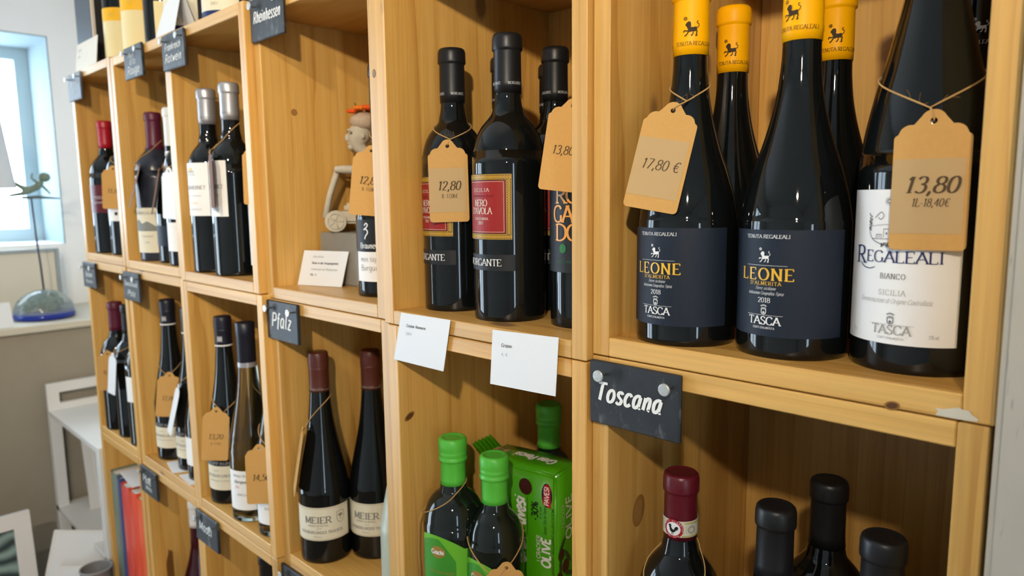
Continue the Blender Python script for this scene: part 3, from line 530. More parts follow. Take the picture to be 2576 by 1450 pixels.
for i in range(26):
    a = random.random(); p.disc(-.0182+.0022*(random.random()-.5), .0990+.0120*a, .00055, 7)
    p.disc(-.0060+.0060*(random.random()-.5), .0880+.0030*random.random(), .0005, 7)
for x0, y0, w, h in ((-.0075, .0945, .0065, .0060), (-.0005, .0945, .0080, .0050), (-.0130, .0935, .0040, .0030)):
    p.line(x0, y0, x0, y0+h, .0003, 2); p.line(x0+w, y0, x0+w, y0+h, .0003, 2); p.line(x0, y0+h, x0+w, y0+h, .0004, 3); p.rect(x0+w*.25, y0+h*.35, x0+w*.38, y0+h*.6); p.rect(x0+w*.6, y0+h*.35, x0+w*.73, y0+h*.6)
p.line(-.0165, .0935, .0165, .0940, .0003); p.text('2018', .0005, .0862, .0028, .008, thin=.4)
sn.build('sun_print', f, mat('etching_ink', (.10, .105, .12, 1), .6, .2), lb)
p.build('vignette_print', f, mat('etching_ink', (.10, .105, .12, 1), .6, .2), lb)
R2, _ = bottle('black-capped bottle with small white lion, behind the white REGALEALI bottle', .2500, .1720, zA, 'regal', .0400, .335, GLASS, BLACK, .232, seg=32)
p = Print(); lion(p, -.004, .244, .010); p.text('REGALEALI', .001, .236, .0028, .018); p.build('capsule_print', cyl(.0215, math.radians(14), .0030), WINK, R2)

# ------------------------------------------------------------------ price tags
def tag_shape(w, h, hole=.0022):
    """scalloped luggage tag outline, origin at the hole, y up; returns outline and hole ring"""
    o = []; b = -(h-.006); x = w/2; c = .0035
    def arc(cx, cy, r, a0, a1, n):
        for i in range(n+1):
            a = math.radians(a0+(a1-a0)*i/n); o.append((cx+r*math.cos(a), cy+r*math.sin(a)))
    arc(x-c, b+c, c, -90, 0, 4)
    o.append((x, -.012)); arc(x-.0030, -.0125, .0030, 0, 75, 3)
    arc(x*.56, -.0105, .0075, 35, 100, 5); arc(0, -.0012, .0078, 25, 155, 9); arc(-x*.56, -.0105, .0075, 80, 145, 5)
    arc(-x+.0030, -.0125, .0030, 105, 180, 3); o.append((-x, -.012)); arc(-x+c, b+c, c, 180, 270, 4)
    return o
def price_tag(label, pos, phi, roll, lines, prof=None, broot=None, zk=None, zb=None, w=.045, h=.092, panel=True, tilt=0, side=None, group='kraft price tags', m=None, loop=True, sphi=None):
    """pos: world place of the hole; phi: facing (deg); roll: in-plane rotation (deg); lines: (text, dy, height, width, slant, stem)"""
    t = thing('price_tag', pos, label, 'price tag', group)
    M = Matrix.Rotation(math.radians(phi), 4, 'Z') @ Matrix.Rotation(math.radians(tilt), 4, 'X') @ Matrix.Rotation(math.radians(roll), 4, 'Y')
    loc = lambda x, y, z=0: M @ Vector((x, z, y))
    o = tag_shape(w, h); th = .0005
    hole = [(.0021*math.cos(2*pi*i/12), -.0008+.0021*math.sin(2*pi*i/12)) for i in range(12)]
    bm = bmesh.new()
    vo = [bm.verts.new((x, 0, y)) for x, y in o]; vh = [bm.verts.new((x, 0, y)) for x, y in hole]
    eo = [bm.edges.new((vo[i], vo[(i+1) % len(vo)])) for i in range(len(vo))]; eh = [bm.edges.new((vh[i], vh[(i+1) % 12])) for i in range(12)]
    bmesh.ops.triangle_fill(bm, edges=eo+eh, use_beauty=True, use_dissolve=False)
    for fc in [fc for fc in bm.faces if all(v in vh for v in fc.verts)]: bm.faces.remove(fc)
    ex = bmesh.ops.extrude_face_region(bm, geom=list(bm.faces))
    bmesh.ops.translate(bm, verts=[v for v in ex['geom'] if isinstance(v, bmesh.types.BMVert)], vec=(0, th, 0))
    for v in bm.verts: v.co = M @ v.co
    cd = bmo('card', bm, m or KRAFT, t)
    rr, uu = M @ Vector((1, 0, 0)), M @ Vector((0, 0, 1))
    fn = flat((0, 0, 0), rr, uu, .0002)
    if panel: 
        p = Print(); p.rect(-w/2+.0004, -(h-.006)+.011, w/2-.003, -.0255); p.build('paper_strip', fn, KRAFTP, cd)
    if lines:
        p = Print()
        for tx, dy, hh, ww, sl, stm in lines: p.text(tx, .0005, dy, hh, ww, serif=stm > .8, stem=stm, thin=.42, slant=sl)
        p.build('lettering', flat((0, 0, 0), rr, uu, .0005), BROWNINK, cd)
    if loop and broot is not None:
        b = Vector(broot.location); sp = math.radians(sphi if sphi is not None else phi)
        pts = [Vector(q)+b-Vector(pos) for q in string_loop(t, prof, sp, zk, zb)]
        k = pts[0]; tube('twine', pts, .00065, TWINE, t, 6, True)
        tube('twine_knot', [k, k*.5+loc(.0006, .002, -.0012)*.5, loc(0, .0008, -.0012), loc(0, -.0010, .0002), loc(0, .0006, .0016), k+Vector((.0003, 0, .0006))], .00062, TWINE, t, 5)
        for i in range(9):
            a = random.uniform(-1, 1); s0 = pts[random.choice((0, 1, 2, 38, 39))]
            e = s0+Vector((random.uniform(-.006, .006), random.uniform(-.002, .001), random.uniform(-.003, .007)))
            tube('twine_fibre', [s0, (s0+e)/2+Vector((a*.001, 0, a*.001)), e], .00009, TWINE, t, 3)
    return t
def tg(label, u, v, b, prof, phi, roll, lines, up_=.03, tilt=None, gap=.0035, h=.092, sphi=None, **k):
    c = Vector((b.location.x, b.location.y)); dist = (c-Vector((CAM.x, CAM.y))).length; q = ray(u, v); hx = math.hypot(q.x, q.y)
    zh = CAM.z+q.z/hx*dist-b.location.z; r0, r1 = rad(prof, max(.01, zh)), rad(prof, max(.01, zh-h*.85))
    d0 = dist-r0-gap; pos = CAM+q*(d0/hx)
    if tilt is None: tilt = -math.degrees(math.atan2(max(0, r1-r0), h*.85))*.92
    return price_tag(label, tuple(pos), phi, roll, lines, prof, b, zh+.004, zh+.004+up_, h=h, tilt=tilt, sphi=phi if sphi is None else sphi, **k)
def near(b, R, phi, z, gap=.004):
    a = math.radians(phi); return (b.location.x+(R+gap)*math.sin(a), b.location.y-(R+gap)*math.cos(a), b.location.z+z)
tg('kraft tag reading 17,80 € hanging askew from the first yellow-capped bottle', 1694, 276, L1, pf1, 24, 10.5, [('17,80 €', -.0520, .0085, .0310, .22, .75)], .020)
tg('kraft tag reading 13,80 on the white REGALEALI bottle', 2350, 300, RG, pfr, 15, 0, [('13,80', -.0480, .0105, .0305, .25, 1.25), ('1L-18,40€', -.0570, .0052, .0215, .25, .85)], .036)

# ================================================================== column B, upper row
zB = FL(1, 'B')
MORG = mat('brick_red_print', rgb(150, 34, 30), .5, .35); MBLK = mat('charcoal_label', (.014, .015, .016, 1), .5, .35)
def morgante(label, X, Y, R, phi, h=.302, full=True):
    t, prof = bottle(label, X, Y, zB, 'bordeaux', R, h, GLASS, BLACK, .2405, group='black-capped red-label bottles', seg=48)
    ph = math.radians(phi)
    if full:
        lb = sheet('front_label', R, phi-54, phi+54, .0868, .1558, MBLK, t, n=36)
        hw = R*math.radians(54)
        p = Print(); p.rect(-hw+.0075, .0940, hw-.0075, .1486, 14); p.build('red_panel', cyl(R, ph, .0008), MORG, lb)
        g = Print()
        for y in (.0880, .1546): g.line(-hw+.0012, y, hw-.0012, y, .0005, 20)
        for x in (-hw+.0012, hw-.0012): g.line(x, .0880, x, .1546, .0005, 2)
        for y in (.0928, .1498): g.line(-hw+.0063, y, hw-.0063, y, .0005, 20)
        for x in (-hw+.0063, hw-.0063): g.line(x, .0928, x, .1498, .0005, 2)
        # woven border
        n = 44
        for yb in (.0887, .1505):
            for i in range(n):
                x = -hw+.0018+(2*hw-.0036)*i/n; d = (2*hw-.0036)/n
                g.ribbon([(x, yb), (x+d*1.3, yb+.0034)], lambda a, b: .00045); g.ribbon([(x, yb+.0034), (x+d*1.3, yb)], lambda a, b: .00045)
        for xb in (-hw+.0020, hw-.0056):
            for i in range(34):
                y = .0925+.0575*i/34; g.ribbon([(xb, y), (xb+.0036, y+.0022)], lambda a, b: .00045); g.ribbon([(xb+.0036, y), (xb, y+.0022)], lambda a, b: .00045)
        g.build('gold_border', cyl(R, ph, .0010), GOLD, lb)
        p = Print(); p.text('SICILIA', 0, .1372, .0036, .0240, stem=1.0, track=2.2); p.text('NERO', 0, .1222, .0066, .0190, stem=.9); p.text("D'AVOLA", 0, .1140, .0066, .0300, stem=.9); p.text('VENDEMMIA', 0, .1077, .0026, .0210, stem=.9, track=1.2); p.text('2017', 0, .1030, .0032, .0078, stem=.9, serif=False)
        q = hw-.0090
        for y in (.0952, .1474): p.line(-q, y, q, y, .0003, 20)
        for x in (-q, q): p.line(x, .0952, x, .1474, .0003, 2)
        p.build('cream_lettering', cyl(R, ph, .0011), mat('cream_ink', (.74, .66, .52, 1), .5, .3), lb)
        p = Print(); p.text('Denominazione di Origine', 0, .1318, .0024, .034, serif=False, stem=.5, slant=.4); p.build('script_lettering', cyl(R, ph, .0011), mat('dark_red_ink', (.10, .01, .01, 1), .6, .2), lb)
        l2 = sheet('lower_label', R, phi-56, phi+57, .0545, .0713, MBLK, t, n=36)
        p = Print(); p.text('MORGANTE', 0, .0596, .0070, .0495, stem=1.0, thin=.42); p.build('white_lettering', cyl(R, ph, .0009), WINK, l2)
    p = Print()
    for s in range(4): p.text('MORGANTE', (s-1.5)*.0238, .2488, .0028, .0160, stem=.9)
    p.build('capsule_print', cyl(.0149, ph+.62, .0005), mat('pale_grey_ink', (.5, .5, .5, 1), .5, .3), t)
    return t, prof
M1, pm = morgante('black-capped dark bottle with red label, behind the 12,80 tag', -.2520, .0672, .0377, -8)
M2, _ = morgante('black-capped dark bottle with fully visible red NERO D\'AVOLA label', -.1549, .0604, .0392, -4)
M3, _ = morgante('black-capped bottle hidden directly behind the fully visible NERO D\'AVOLA one', -.2485, .1485, .0377, -4, full=False)
M4, _ = morgante('black-capped bottle behind the 13 tag, MORGANTE on its neck', -.1650, .1500, .0377, 2)
M5, _ = morgante('black-capped bottle standing deepest in the crate, half behind another neck', -.2400, .2275, .0377, -4, full=False)
N1, pn = bottle('dark bottle with tall orange block lettering beside the crate edge', -.0640, .0830, zB, 'bordeaux', .0385, .302, GLASS, BLACK, .2405, seg=48)
lb = sheet('front_label', .0385, -46, 75, .0560, .1560, MBLK, N1, n=36)
p = Print()
for tx, y in (('NE', .1410), ('RO', .1248), ('GAR', .1062), ('DO', .0880)): p.text(tx, .002, y, .0160, .0360 if len(tx) == 3 else .0290, stem=1.2, thin=.6, track=.1)
p.build('orange_lettering', cyl(.0385, math.radians(4), .0009), mat('orange_gold_print', rgb(222, 150, 62), .4, .5), lb)
p = Print(); p.disc(.0020, .0800, .0042, 22, .0048); p.text('MASO MOGANO', .0100, .0655, .0028, .034, stem=.7, serif=False); p.build('green_print', cyl(.0385, math.radians(-4), .0009), mat('leaf_green_print', rgb(42, 110, 56), .5, .3), lb)
tg('kraft tag reading 12,80 on the leftmost red-label bottle', 1125, 366, M1, pm, 43, -1, [('12,80', -.0500, .0098, .0255, .22, 1.1), ('1L-17,06€', -.0590, .0046, .0185, .22, .8)], .026)
tg('kraft tag starting 13, cut off by the crate edge', 1442, 264, N1, pn, 36, 7, [('13,80 €', -.0500, .0085, .0290, .22, .75)], .020, panel=False, gap=.014)

# ================================================================== column C, upper row
zC = FL(1, 'C')
BR, pb = bottle('dark bottle with black and white handwritten label behind the 12,8 tag', -.3980, .0705, zC, 'burg', .0385, .302, GLASS, BLACK, .2405, seg=40)
lb = sheet('front_label', .0385, -15, 100, .0205, .1010, WLAB, BR, n=30)
b2 = sheet('black_band', .0385, -15, 100, .0595, .1010, MBLK, lb, e=.0005, n=30)
f = cyl(.0385, math.radians(20), .0009)
p = Print(); p.curve([(-.0055, .0935), (-.0030, .0965), (-.0005, .0945), (-.0030, .0905), (-.0050, .0895), (-.0015, .0875), (-.0008, .0840), (-.0040, .0800), (-.0055, .0760)], .0016); p.disc(-.0062, .0885, .0010, 10); p.text('Braunewell', .004, .0640, .0072, .0360, stem=.9, serif=False, thin=.5); p.build('white_lettering', f, WINK, b2)
p = Print(); p.text('mein täglich', .003, .0470, .0060, .0340, serif=False, stem=.55, thin=.5); p.text('Burgunder', .006, .0350, .0072, .0400, serif=False, stem=.6, thin=.55); p.build('black_lettering', f, GREY, lb)
tg('kraft tag starting 12,8 beside the stone figure', 934, 378, BR, pb, 50, 5, [('12,80', -.0450, .0096, .0255, .22, 1.0), ('1L-17,06€', -.0540, .0044, .0185, .22, .8)], .024, panel=False)
# concrete block and stone figure pushing a mower
STONE = mat('pale_stone', (.50, .44, .34, 1), .85, .2, noise=.2, nscale=90); CONC = mat('concrete', (.27, .25, .21, 1), .9, .2, noise=.12, nscale=60)
blk = box('concrete_block', (-.062, -.055, 0), (.062, .055, .078), CONC, None, .002, 2); blk.location = (-.5225, .137, zC); tag(blk, 'grey concrete block carrying the stone figure', 'block')
fig = thing('garden_figure', (-.538, .122, zC+.078), 'pale stone gardener figure with orange flowers in the hair', 'figurine', rz=math.radians(57)); fig.scale = (.93,)*3
def skin(name, pts, edges, radii, m, parent, sub=2, root=0):
    me = bpy.data.meshes.new(name); me.from_pydata(pts, edges, []); me.update(); o = link(name, me, m, parent)
    md = o.modifiers.new('skin', 'SKIN'); md.use_smooth_shade = True
    for i, r in enumerate(radii): me.skin_vertices[0].data[i].radius = (r, r); me.skin_vertices[0].data[i].use_root = (i == root)
    s = o.modifiers.new('sub', 'SUBSURF'); s.levels = s.render_levels = sub
    return o
skin('body', [(.040, .005, .068), (.036, .005, .092), (.030, .005, .112), (.018, .005, .124), (.003, .005, .138), (.007, .005, .158), (.013, .005, .174),
              (.030, -.022, .112), (.006, -.026, .100), (-.026, -.020, .101), (-.036, -.018, .100),
              (.030, .030, .112), (.006, .034, .100), (-.026, .028, .101),
              (.040, -.014, .060), (.026, -.016, .034), (.044, -.014, .006), (.026, -.016, .004), (.046, .022, .060), (.050, .024, .034), (.062, .022, .006), (.046, .022, .004),
              (.004, .005, .147), (.030, .005, .118)],
     [(0, 1), (1, 2), (2, 3), (3, 4), (4, 22), (22, 5), (5, 6), (2, 7), (7, 8), (8, 9), (9, 10), (2, 11), (11, 12), (12, 13), (0, 14), (14, 15), (15, 16), (16, 17), (0, 18), (18, 19), (19, 20), (20, 21), (2, 23)],
     [.020, .018, .017, .011, .0130, .0215, .016, .009, .0075, .0065, .0055, .009, .0075, .0065, .013, .0105, .0075, .0065, .013, .0105, .0075, .0065, .0180, .010], STONE, fig)
for nm_, q_, r_, sc_ in (('nose', (-.0125, .005, .1525), .0042, (1.0, .8, 1.5)), ('lips', (-.0095, .005, .1435), .0040, (.8, 1.5, .8)), ('chin', (-.0065, .005, .1375), .0062, (1, 1.1, .9)), ('brow', (-.0085, .005, .1640), .0060, (.8, 2.0, .5))):
    bm = bmesh.new(); bmesh.ops.create_uvsphere(bm, u_segments=12, v_segments=8, radius=r_, matrix=Matrix.Translation(q_) @ Matrix.Diagonal((*sc_, 1))); bmo(nm_, bm, STONE, fig, True)
# hair, ears, eyes
bm = bmesh.new(); bmesh.ops.create_uvsphere(bm, u_segments=20, v_segments=12, radius=.0225, matrix=Matrix.Translation((.014, .005, .178)) @ Matrix.Diagonal((1, 1, .72, 1)))
for v in bm.verts:
    k = .0016*math.sin(v.co.x*900)*math.cos(v.co.z*700); v.co += v.co.normalized()*k
bmo('hair', bm, mat('pinkish_stone', (.48, .36, .26, 1), .85, .2, noise=.25, nscale=120), fig, True)
for s in (-1, 1):
    bm = bmesh.new(); bmesh.ops.create_uvsphere(bm, u_segments=10, v_segments=6, radius=.0026, matrix=Matrix.Translation((-.0065, .005+s*.0135, .159))); bmo('eye', bm, mat('dark_stone', (.16, .12, .09, 1), .8), fig, True)
for s_ in (-1, 1):
    bm = bmesh.new(); bmesh.ops.create_uvsphere(bm, u_segments=10, v_segments=8, radius=.0050, matrix=Matrix.Translation((.012, .005+s_*.0190, .154)) @ Matrix.Diagonal((.7, .5, 1, 1))); bmo('ear', bm, STONE, fig, True)
for i, (x, y, z, r, cr) in enumerate(((-.004, -.008, .193, .0075, (230, 84, 24)), (.008, -.012, .198, .0085, (236, 120, 30)), (.020, -.010, .199, .0095, (232, 90, 24)), (.026, .006, .198, .009, (222, 74, 22)), (.006, .010, .196, .008, (240, 150, 40)))):
    bm = bmesh.new()
    for k in range(6):
        a = 2*pi*k/6; bmesh.ops.create_uvsphere(bm, u_segments=10, v_segments=6, radius=r*.62, matrix=Matrix.Translation((x+r*.5*math.cos(a), y+r*.5*math.sin(a), z)) @ Matrix.Diagonal((1, 1, .7, 1)))
    bmo('flower', bm, mat(f'petal_{i}', rgb(*cr), .6, .3), fig, True)
for a, b in (((.004, -.006, .190), (.001, -.008, .206)), ((.026, .0, .19), (.030, .004, .212))): tube('flower_stem', [a, ((a[0]+b[0])/2+.002, (a[1]+b[1])/2, (a[2]+b[2])/2), b], .0009, mat('stem_green', (.03, .06, .02, 1), .6), fig, 5)
# mower
box('mower_deck', (-.042, -.015, .014), (.018, .017, .034), STONE, fig, .004, 2); box('mower_motor', (-.022, -.010, .032), (.010, .012, .047), STONE, fig, .004, 2)
for x, r in ((-.036, .0172), (.010, .0140)):
    for y in (-.019, .021):
        bm = bmesh.new(); bmesh.ops.create_cone(bm, cap_ends=True, segments=28, radius1=r, radius2=r, depth=.008, matrix=Matrix.Translation((x, y, r+.001)) @ Matrix.Rotation(pi/2, 4, 'X'))
        bmesh.ops.bevel(bm, geom=[e for e in bm.edges if e.calc_length() < .01], offset=.0012, segments=2, affect='EDGES'); w_ = bmo('wheel', bm, STONE, fig, False)
        yy = y-.0045
        tube('tyre_groove', [(x+r*.72*math.cos(2*pi*i/24), yy, r+.001+r*.72*math.sin(2*pi*i/24)) for i in range(24)], .0009, STONE, w_, 5, True)
        for k in range(5):
            a = 2*pi*k/5; tube('spoke', [(x, yy, r+.001), (x+r*.7*math.cos(a), yy, r+.001+r*.7*math.sin(a))], .0011, STONE, w_, 5)
for y in (-.014, .016): tube('handle_bar', [(-.052, y, .024), (-.044, y, .060), (-.030, y, .100)], [.0052, .0046, .0048], STONE, fig, 8)
tube('handle_grip', [(-.030, -.024, .101), (-.030, .034, .101)], .0052, STONE, fig, 8)
def card(label, pts, name='price_card', lines=(), group='white price cards', m=PAPER, th=.0006):
    """pts: TL, TR, BR, BL world corners; slab with printed text lines (text, x, y from TL in m, height, stem, material)"""
    a, b, c, d = [Vector(q) for q in pts]; o = a.copy(); t = thing(name, d, label, 'card', group)
    n = (b-a).cross(a-d).normalized(); r = (b-a).normalized(); u = (a-d).normalized()
    vs = [q-d for q in (a, b, c, d)]+[q-d-n*th for q in (a, b, c, d)]
    k = mesh('card', vs, [(3, 2, 1, 0), (4, 5, 6, 7), (0, 1, 5, 4), (1, 2, 6, 5), (2, 3, 7, 6), (3, 0, 4, 7)], m, t)
    if lines:
        for j, (tx, x, y, h, stm, mm) in enumerate(lines):
            p = Print(); p.text(tx, x, -y-h, h, None, 'l', stem=stm, thin=stm*.85, serif=False); p.build('lettering', flat(a-d, r, u, .0003), mm, k)
    return t
card('white price card standing in front of the concrete block', [(-.5800, .0520, .0725), (-.5000, .0780, .0725), (-.5040, .0660, zC+.0005), (-.5830, .0400, zC+.0005)],
     lines=[('Anja Müller', .020, .0075, .0030, .6, GREY), ('Reise in die Vergangenheit', .020, .0170, .0032, 1.1, INK), ('Fundstücke auf Pflasterstein', .020, .0265, .0030, .6, GREY), ('198,- €', .020, .0350, .0030, .9, INK)])

# ================================================================== column D, upper row
zD = FL(1, 'D')
def calder(label, X, Y, R, phi, h):
    t, prof = bottle(label, X, Y, zD, 'bordeaux', R, h, GLASS, SILV, .2505, group='silver-capped bottles', seg=40)
    lb = sheet('front_label', R, phi-56, phi+53, .0965, .1850, WLAB, t, n=26)
    p = Print(); p.text('DOMAINE', 0, .1690, .0030, .020, stem=.8); p.text('CHATEAU', 0, .1640, .0030, .022, stem=.8); p.text('CALDERVERNET', 0, .1410, .0060, .0560, stem=1.0); p.text('Appellation contrôlee'.replace('ô', 'o'), 0, .1290, .0030, .040, serif=False, stem=.5); p.text('MIS EN BOUTEILLE', 0, .1060, .0028, .040, stem=.7)
    p.build('lettering', cyl(R, math.radians(phi), .0008), GREY, lb); q = Print(); q.disc(-.002, .1745, .006, 18, .003); q.text('GRAND VIN', 0, .1165, .0030, .026, stem=.8); q.build('gold_print', cyl(R, math.radians(phi), .0008), GOLD, lb)
    p = Print(); p.text('RESERVE', .012, .2600, .0030, .016, stem=.8); p.build('capsule_print', cyl(.0149, math.radians(phi), .0005), GREY, t)
    return t, prof
D1, _ = calder('silver-capped bottle with cream label, farther from the crate edge', -.8449, .0307, .0361, 8, .310)
D2, pd = calder('silver-capped bottle, nearer one, with a tag seen edge-on', -.7560, .0305, .0369, -5, .310)
D3, pd3 = bottle('dark bottle with white label, mostly hidden by the crate edge beside the silver caps', -.6740, .0540, zD, 'bordeaux', .0370, .302, GLASS, SILV, .2405, seg=32)
sheet('front_label', .0370, -40, 70, .0200, .1180, WLAB, D3, n=20)
tg('brown tag seen edge-on between the two silver-capped bottles', 527, 385, D2, pd, -17, 0, [], .045, tilt=0, h=.092, w=.044, panel=False, gap=.002, m=mat('brown_card', rgb(120, 80, 52), .8))
tg('kraft tag peeking out beside the nearer silver-capped bottle', 647, 372, D3, pd3, 55, 0, [], .02, panel=False)

# ================================================================== column E, upper row
zE = FL(1, 'E')
E1, pe1 = bottle('dusty burgundy-capped bottle with landscape label', -1.1370, .0455, zE, 'bordeaux', .0405, .295, mat('dusty_glass', (.020, .022, .032, 1), .22, .4, noise=.5, nscale=40), MAROON, .222, seg=40)
lb = sheet('front_label', .0405, -22, 84, .0170, .1060, CREAM, E1, n=24)
p = Print(); p.text('MONTCALVAL', .002, .0930, .0050, .046, stem=.9); p.text('Cairanne', .002, .0480, .0040, .024, stem=.8); p.text('2016', .002, .036, .0030, .010); p.build('lettering', cyl(.0405, math.radians(30), .0009), GREY, lb)
p = Print(); p.hills(catmull([(-.034, .086), (-.026, .080), (-.018, .083), (-.008, .075), (.004, .079), (.014, .074), (.024, .068), (.034, .066)], False, 4), .060); p.build('landscape_print', cyl(.0405, math.radians(30), .0009), mat('landscape_grey', (.22, .22, .19, 1), .7), lb)
E2, pe2 = bottle('dark bottle with glossy white neck, between the landscape label and crate edge', -1.0555, .0510, zE, 'burg', .0385, .297, GLASS, WHITEF, .205, seg=32)
sheet('front_label', .0385, -30, 60, .0330, .0720, NAVY, E2, n=16)
E3, pe3 = bottle('dark bottle with white label squeezed against the crate edge, next to landscape label', -.9740, .0389, zE, 'bordeaux', .0375, .300, GLASS, BLACK, .2405, seg=32)
sheet('front_label', .0375, -8, 90, .0270, .0800, WLAB, E3, n=16)
tg('brown tag hanging edge-on beside the dusty burgundy-capped bottle', 350, 420, E1, pe1, -14, 0, [], .05, tilt=-16, h=.088, w=.042, panel=False, gap=-.002, m=MATS['brown_card'])
tg('dark tag hanging edge-on in front of the landscape label', 399, 430, E2, pe2, -16, 0, [], .05, tilt=-12, h=.090, w=.042, panel=False, gap=-.002, m=MATS['brown_card'])
tg('white tag turned to the window, next to the landscape label', 424, 430, E3, pe3, 14, 3, [], .02, h=.092, w=.042, m=PAPER, panel=False)

# ================================================================== column F, upper row
zF = FL(1, 'F')
F1, _ = bottle('red-capped dark bottle with dark red label at the window end', -1.4150, .0382, zF, 'bordeaux', .0375, .297, GLASS, CRIM, .236, seg=32)
lb = sheet('front_label', .0375, -30, 84, .0910, .1530, RED, F1, n=20)
p = Print(); p.text('ROSSO', .002, .122, .006, .03, stem=.8); p.text('RISERVA', .002, .112, .004, .03, stem=.8); p.build('lettering', cyl(.0375, math.radians(25), .0008), WINK, lb)
F2, pf2 = bottle('dark bottle behind a kraft tag, upper crate at the window end', -1.3220, .0444, zF, 'bordeaux', .0375, .300, GLASS, BLACK, .2405, seg=32)
lb = sheet('front_label', .0375, -10, 84, .0740, .1150, WLAB, F2, n=20); p = Print(); p.disc(.004, .090, .004, 14); p.build('emblem', cyl(.0375, math.radians(30), .0008), INK, lb)
tg('kraft tag in the crate nearest the window, upper row', 284, 424, F2, pf2, 58, 2, [('11,80', -.0520, .0085, .0260, .22, .9)], .03, panel=False)

# ================================================================== column A, middle row
zA2 = FL(2, 'A')
CH, pc = bottle('red-capped bottle with round black rooster seal on the neck', .0695, .0500, zA2, 'bordeaux', .0380, .2929, GLASS, RED, .2330, seg=48)
bd = sheet('neck_band', .0151, -95, 200, .2369, .2519, mat('band_cream', (.62, .58, .44, 1), .6), CH, e=.0003, n=36)
ph = math.radians(8)
p = Print(); p.disc(0, .2515, .0087, 36, .0087); p.build('red_seal', cyl(.0151, ph, .0010, -.0071), mat('seal_red', rgb(165, 24, 36), .45, .4), bd)
p = Print(); p.disc(0, .2515, .0062, 30); p.build('white_seal', cyl(.0151, ph, .0014, -.0071), WINK, bd)
p = Print(); rooster(p, -.0051, .2463, .0102); p.build('rooster_emblem', cyl(.0151, ph, .0018, -.0071), INK, bd)
p = Print(); st_ = 'CHIANTI CLASSICO'
for i, c in enumerate(st_):
    a = math.radians(196-i*13.2); p.text(c, .0074*math.cos(a), .2515+.0074*math.sin(a)-.0006, .0015, None, stem=1.1, thin=.8, serif=False, rot=a-pi/2)
for i, c in enumerate('DAL 1716'):
    a = math.radians(232+i*11); p.text(c, .0076*math.cos(a), .2515+.0076*math.sin(a)-.0003, .0012, None, stem=1.1, thin=.8, serif=False, rot=a+pi/2)
p.build('seal_lettering', cyl(.0151, ph, .0018, -.0071), WINK, bd)
p = Print(); p.line(.0095, .2572, .030, .2572, .0012); p.line(.0075, .2452, .030, .2452, .0012); p.build('gold_stripe', cyl(.0151, ph, .0008, -.0071), mat('olive_gold', (.42, .36, .10, 1), .5), bd)
p = Print(); p.ring(.0160, .2512, .0033, .0006, 24); p.ring(.0160, .2512, .0022, .0003, 20); p.line(.0112, .2480, .0112, .2545, .0002, 2); p.build('stamp_print', cyl(.0151, ph, .0010, -.0071), GREY, bd)
st1 = thing('twine_loop', tuple(CH.location), 'thin twine loop around the rooster-seal bottle neck', 'string')
tube('twine', [Vector(q) for q in string_loop(None, pc, math.radians(10), .1700, .2320, sq=.5)], .0006, TWINE, st1, 6, True)
BK = {}
for nm, X, Y, R, h, lab in (('a', .1576, .0500, .038, .2883, 'black-capped bottle standing between the rooster seal and two other black caps'), ('b', .1705, .1300, .038, .2893, 'black-capped bottle at the back between two black caps in front'), ('c', .2394, .0500, .037, .2894, 'black-capped bottle nearest the pier, lowest in view')):
    bottle(lab, X, Y, zA2, 'bordeaux', R, h, GLASS, BLACK, h-.0600, group='black-capped bottles under the Toscana slate', seg=44)

# ================================================================== column B, middle row
zB2 = FL(2, 'B')
LG = mat('apple_green_label', rgb(104, 178, 48), .5, .3); LG2 = mat('mid_green_label', rgb(62, 140, 44), .5, .3); BRONZE = mat('bronze_print', rgb(150, 118, 50), .4, .5)
def oil(label, X, Y, R, h, phi, zt):
    t, prof = bottle(label, X, Y, zB2, 'oil', R, h, GLASSB, GREENF, h-.0575, name='oil_bottle', group='green-capped oil bottles', captype='wax', seg=44)
    lb = sheet('front_label', R, phi-62, phi+62, .020, zt-.014, LG, t, n=34, top=lambda s: .016*max(0, 1-(2*s-.55)**2*1.1))
    p = Print(); n = 20; hw = R*math.radians(61)
    arc = [(-hw+(hw*1.25)*i/n, zt-.016+.015*max(0, 1-((i/n)*1.5-.75)**2*1.1)) for i in range(n+1)]
    p.poly([(-hw, .022)]+[(hw*.25, .022)]+[(hw*.25, zt-.045)]+list(reversed(arc))) 
    p = Print()
    for i in range(n): 
        (x0, y0), (x1, y1) = arc[i], arc[i+1]; p.poly([(x0, .022), (x1, .022), (x1, y1-.0012-.02*(i+1 > 12)*((i-11)/9)), (x0, y0-.0012-.02*(i > 12)*((i-12)/9))])
    p.build('green_panel', cyl(R, math.radians(phi), .0008), LG2, lb)
    e = Print(); e.disc(-.012, zt-.018, .0095, 24, .0075); e.build('bronze_emblem', cyl(R, math.radians(phi), .0011), BRONZE, lb)
    w = Print(); w.text('Giachi', -.0125, zt-.0205, .0052, .0165, serif=False, stem=1.4, thin=1.1); w.build('white_lettering', cyl(R, math.radians(phi), .0014), WINK, lb)
    q = Print(); q.text('Olio Extra Vergine', -.008, zt-.045, .004, .032, serif=False, stem=.7); q.text('di Oliva', -.008, zt-.053, .004, .016, serif=False, stem=.7); q.build('bronze_lettering', cyl(R, math.radians(phi), .0011), BRONZE, lb)
    return t, prof
O1, po1 = oil('green-capped oil bottle next to the pine wall, tag string trailing down', -.2440, .0483, .0378, .2585, 36, .146)
O2, po2 = oil('smaller green-capped oil bottle in front of the green cracker packet', -.1900, .0760-.010, .0343, .2450, 28, .124)
O3, _ = bottle('green-capped oil bottle deep in the shade behind the cracker packet', -.2260, .2050, zB2, 'oil', .0360, .2690, GLASSB, GREENF, .2100, name='oil_bottle', group='green-capped oil bottles', captype='wax', seg=36)
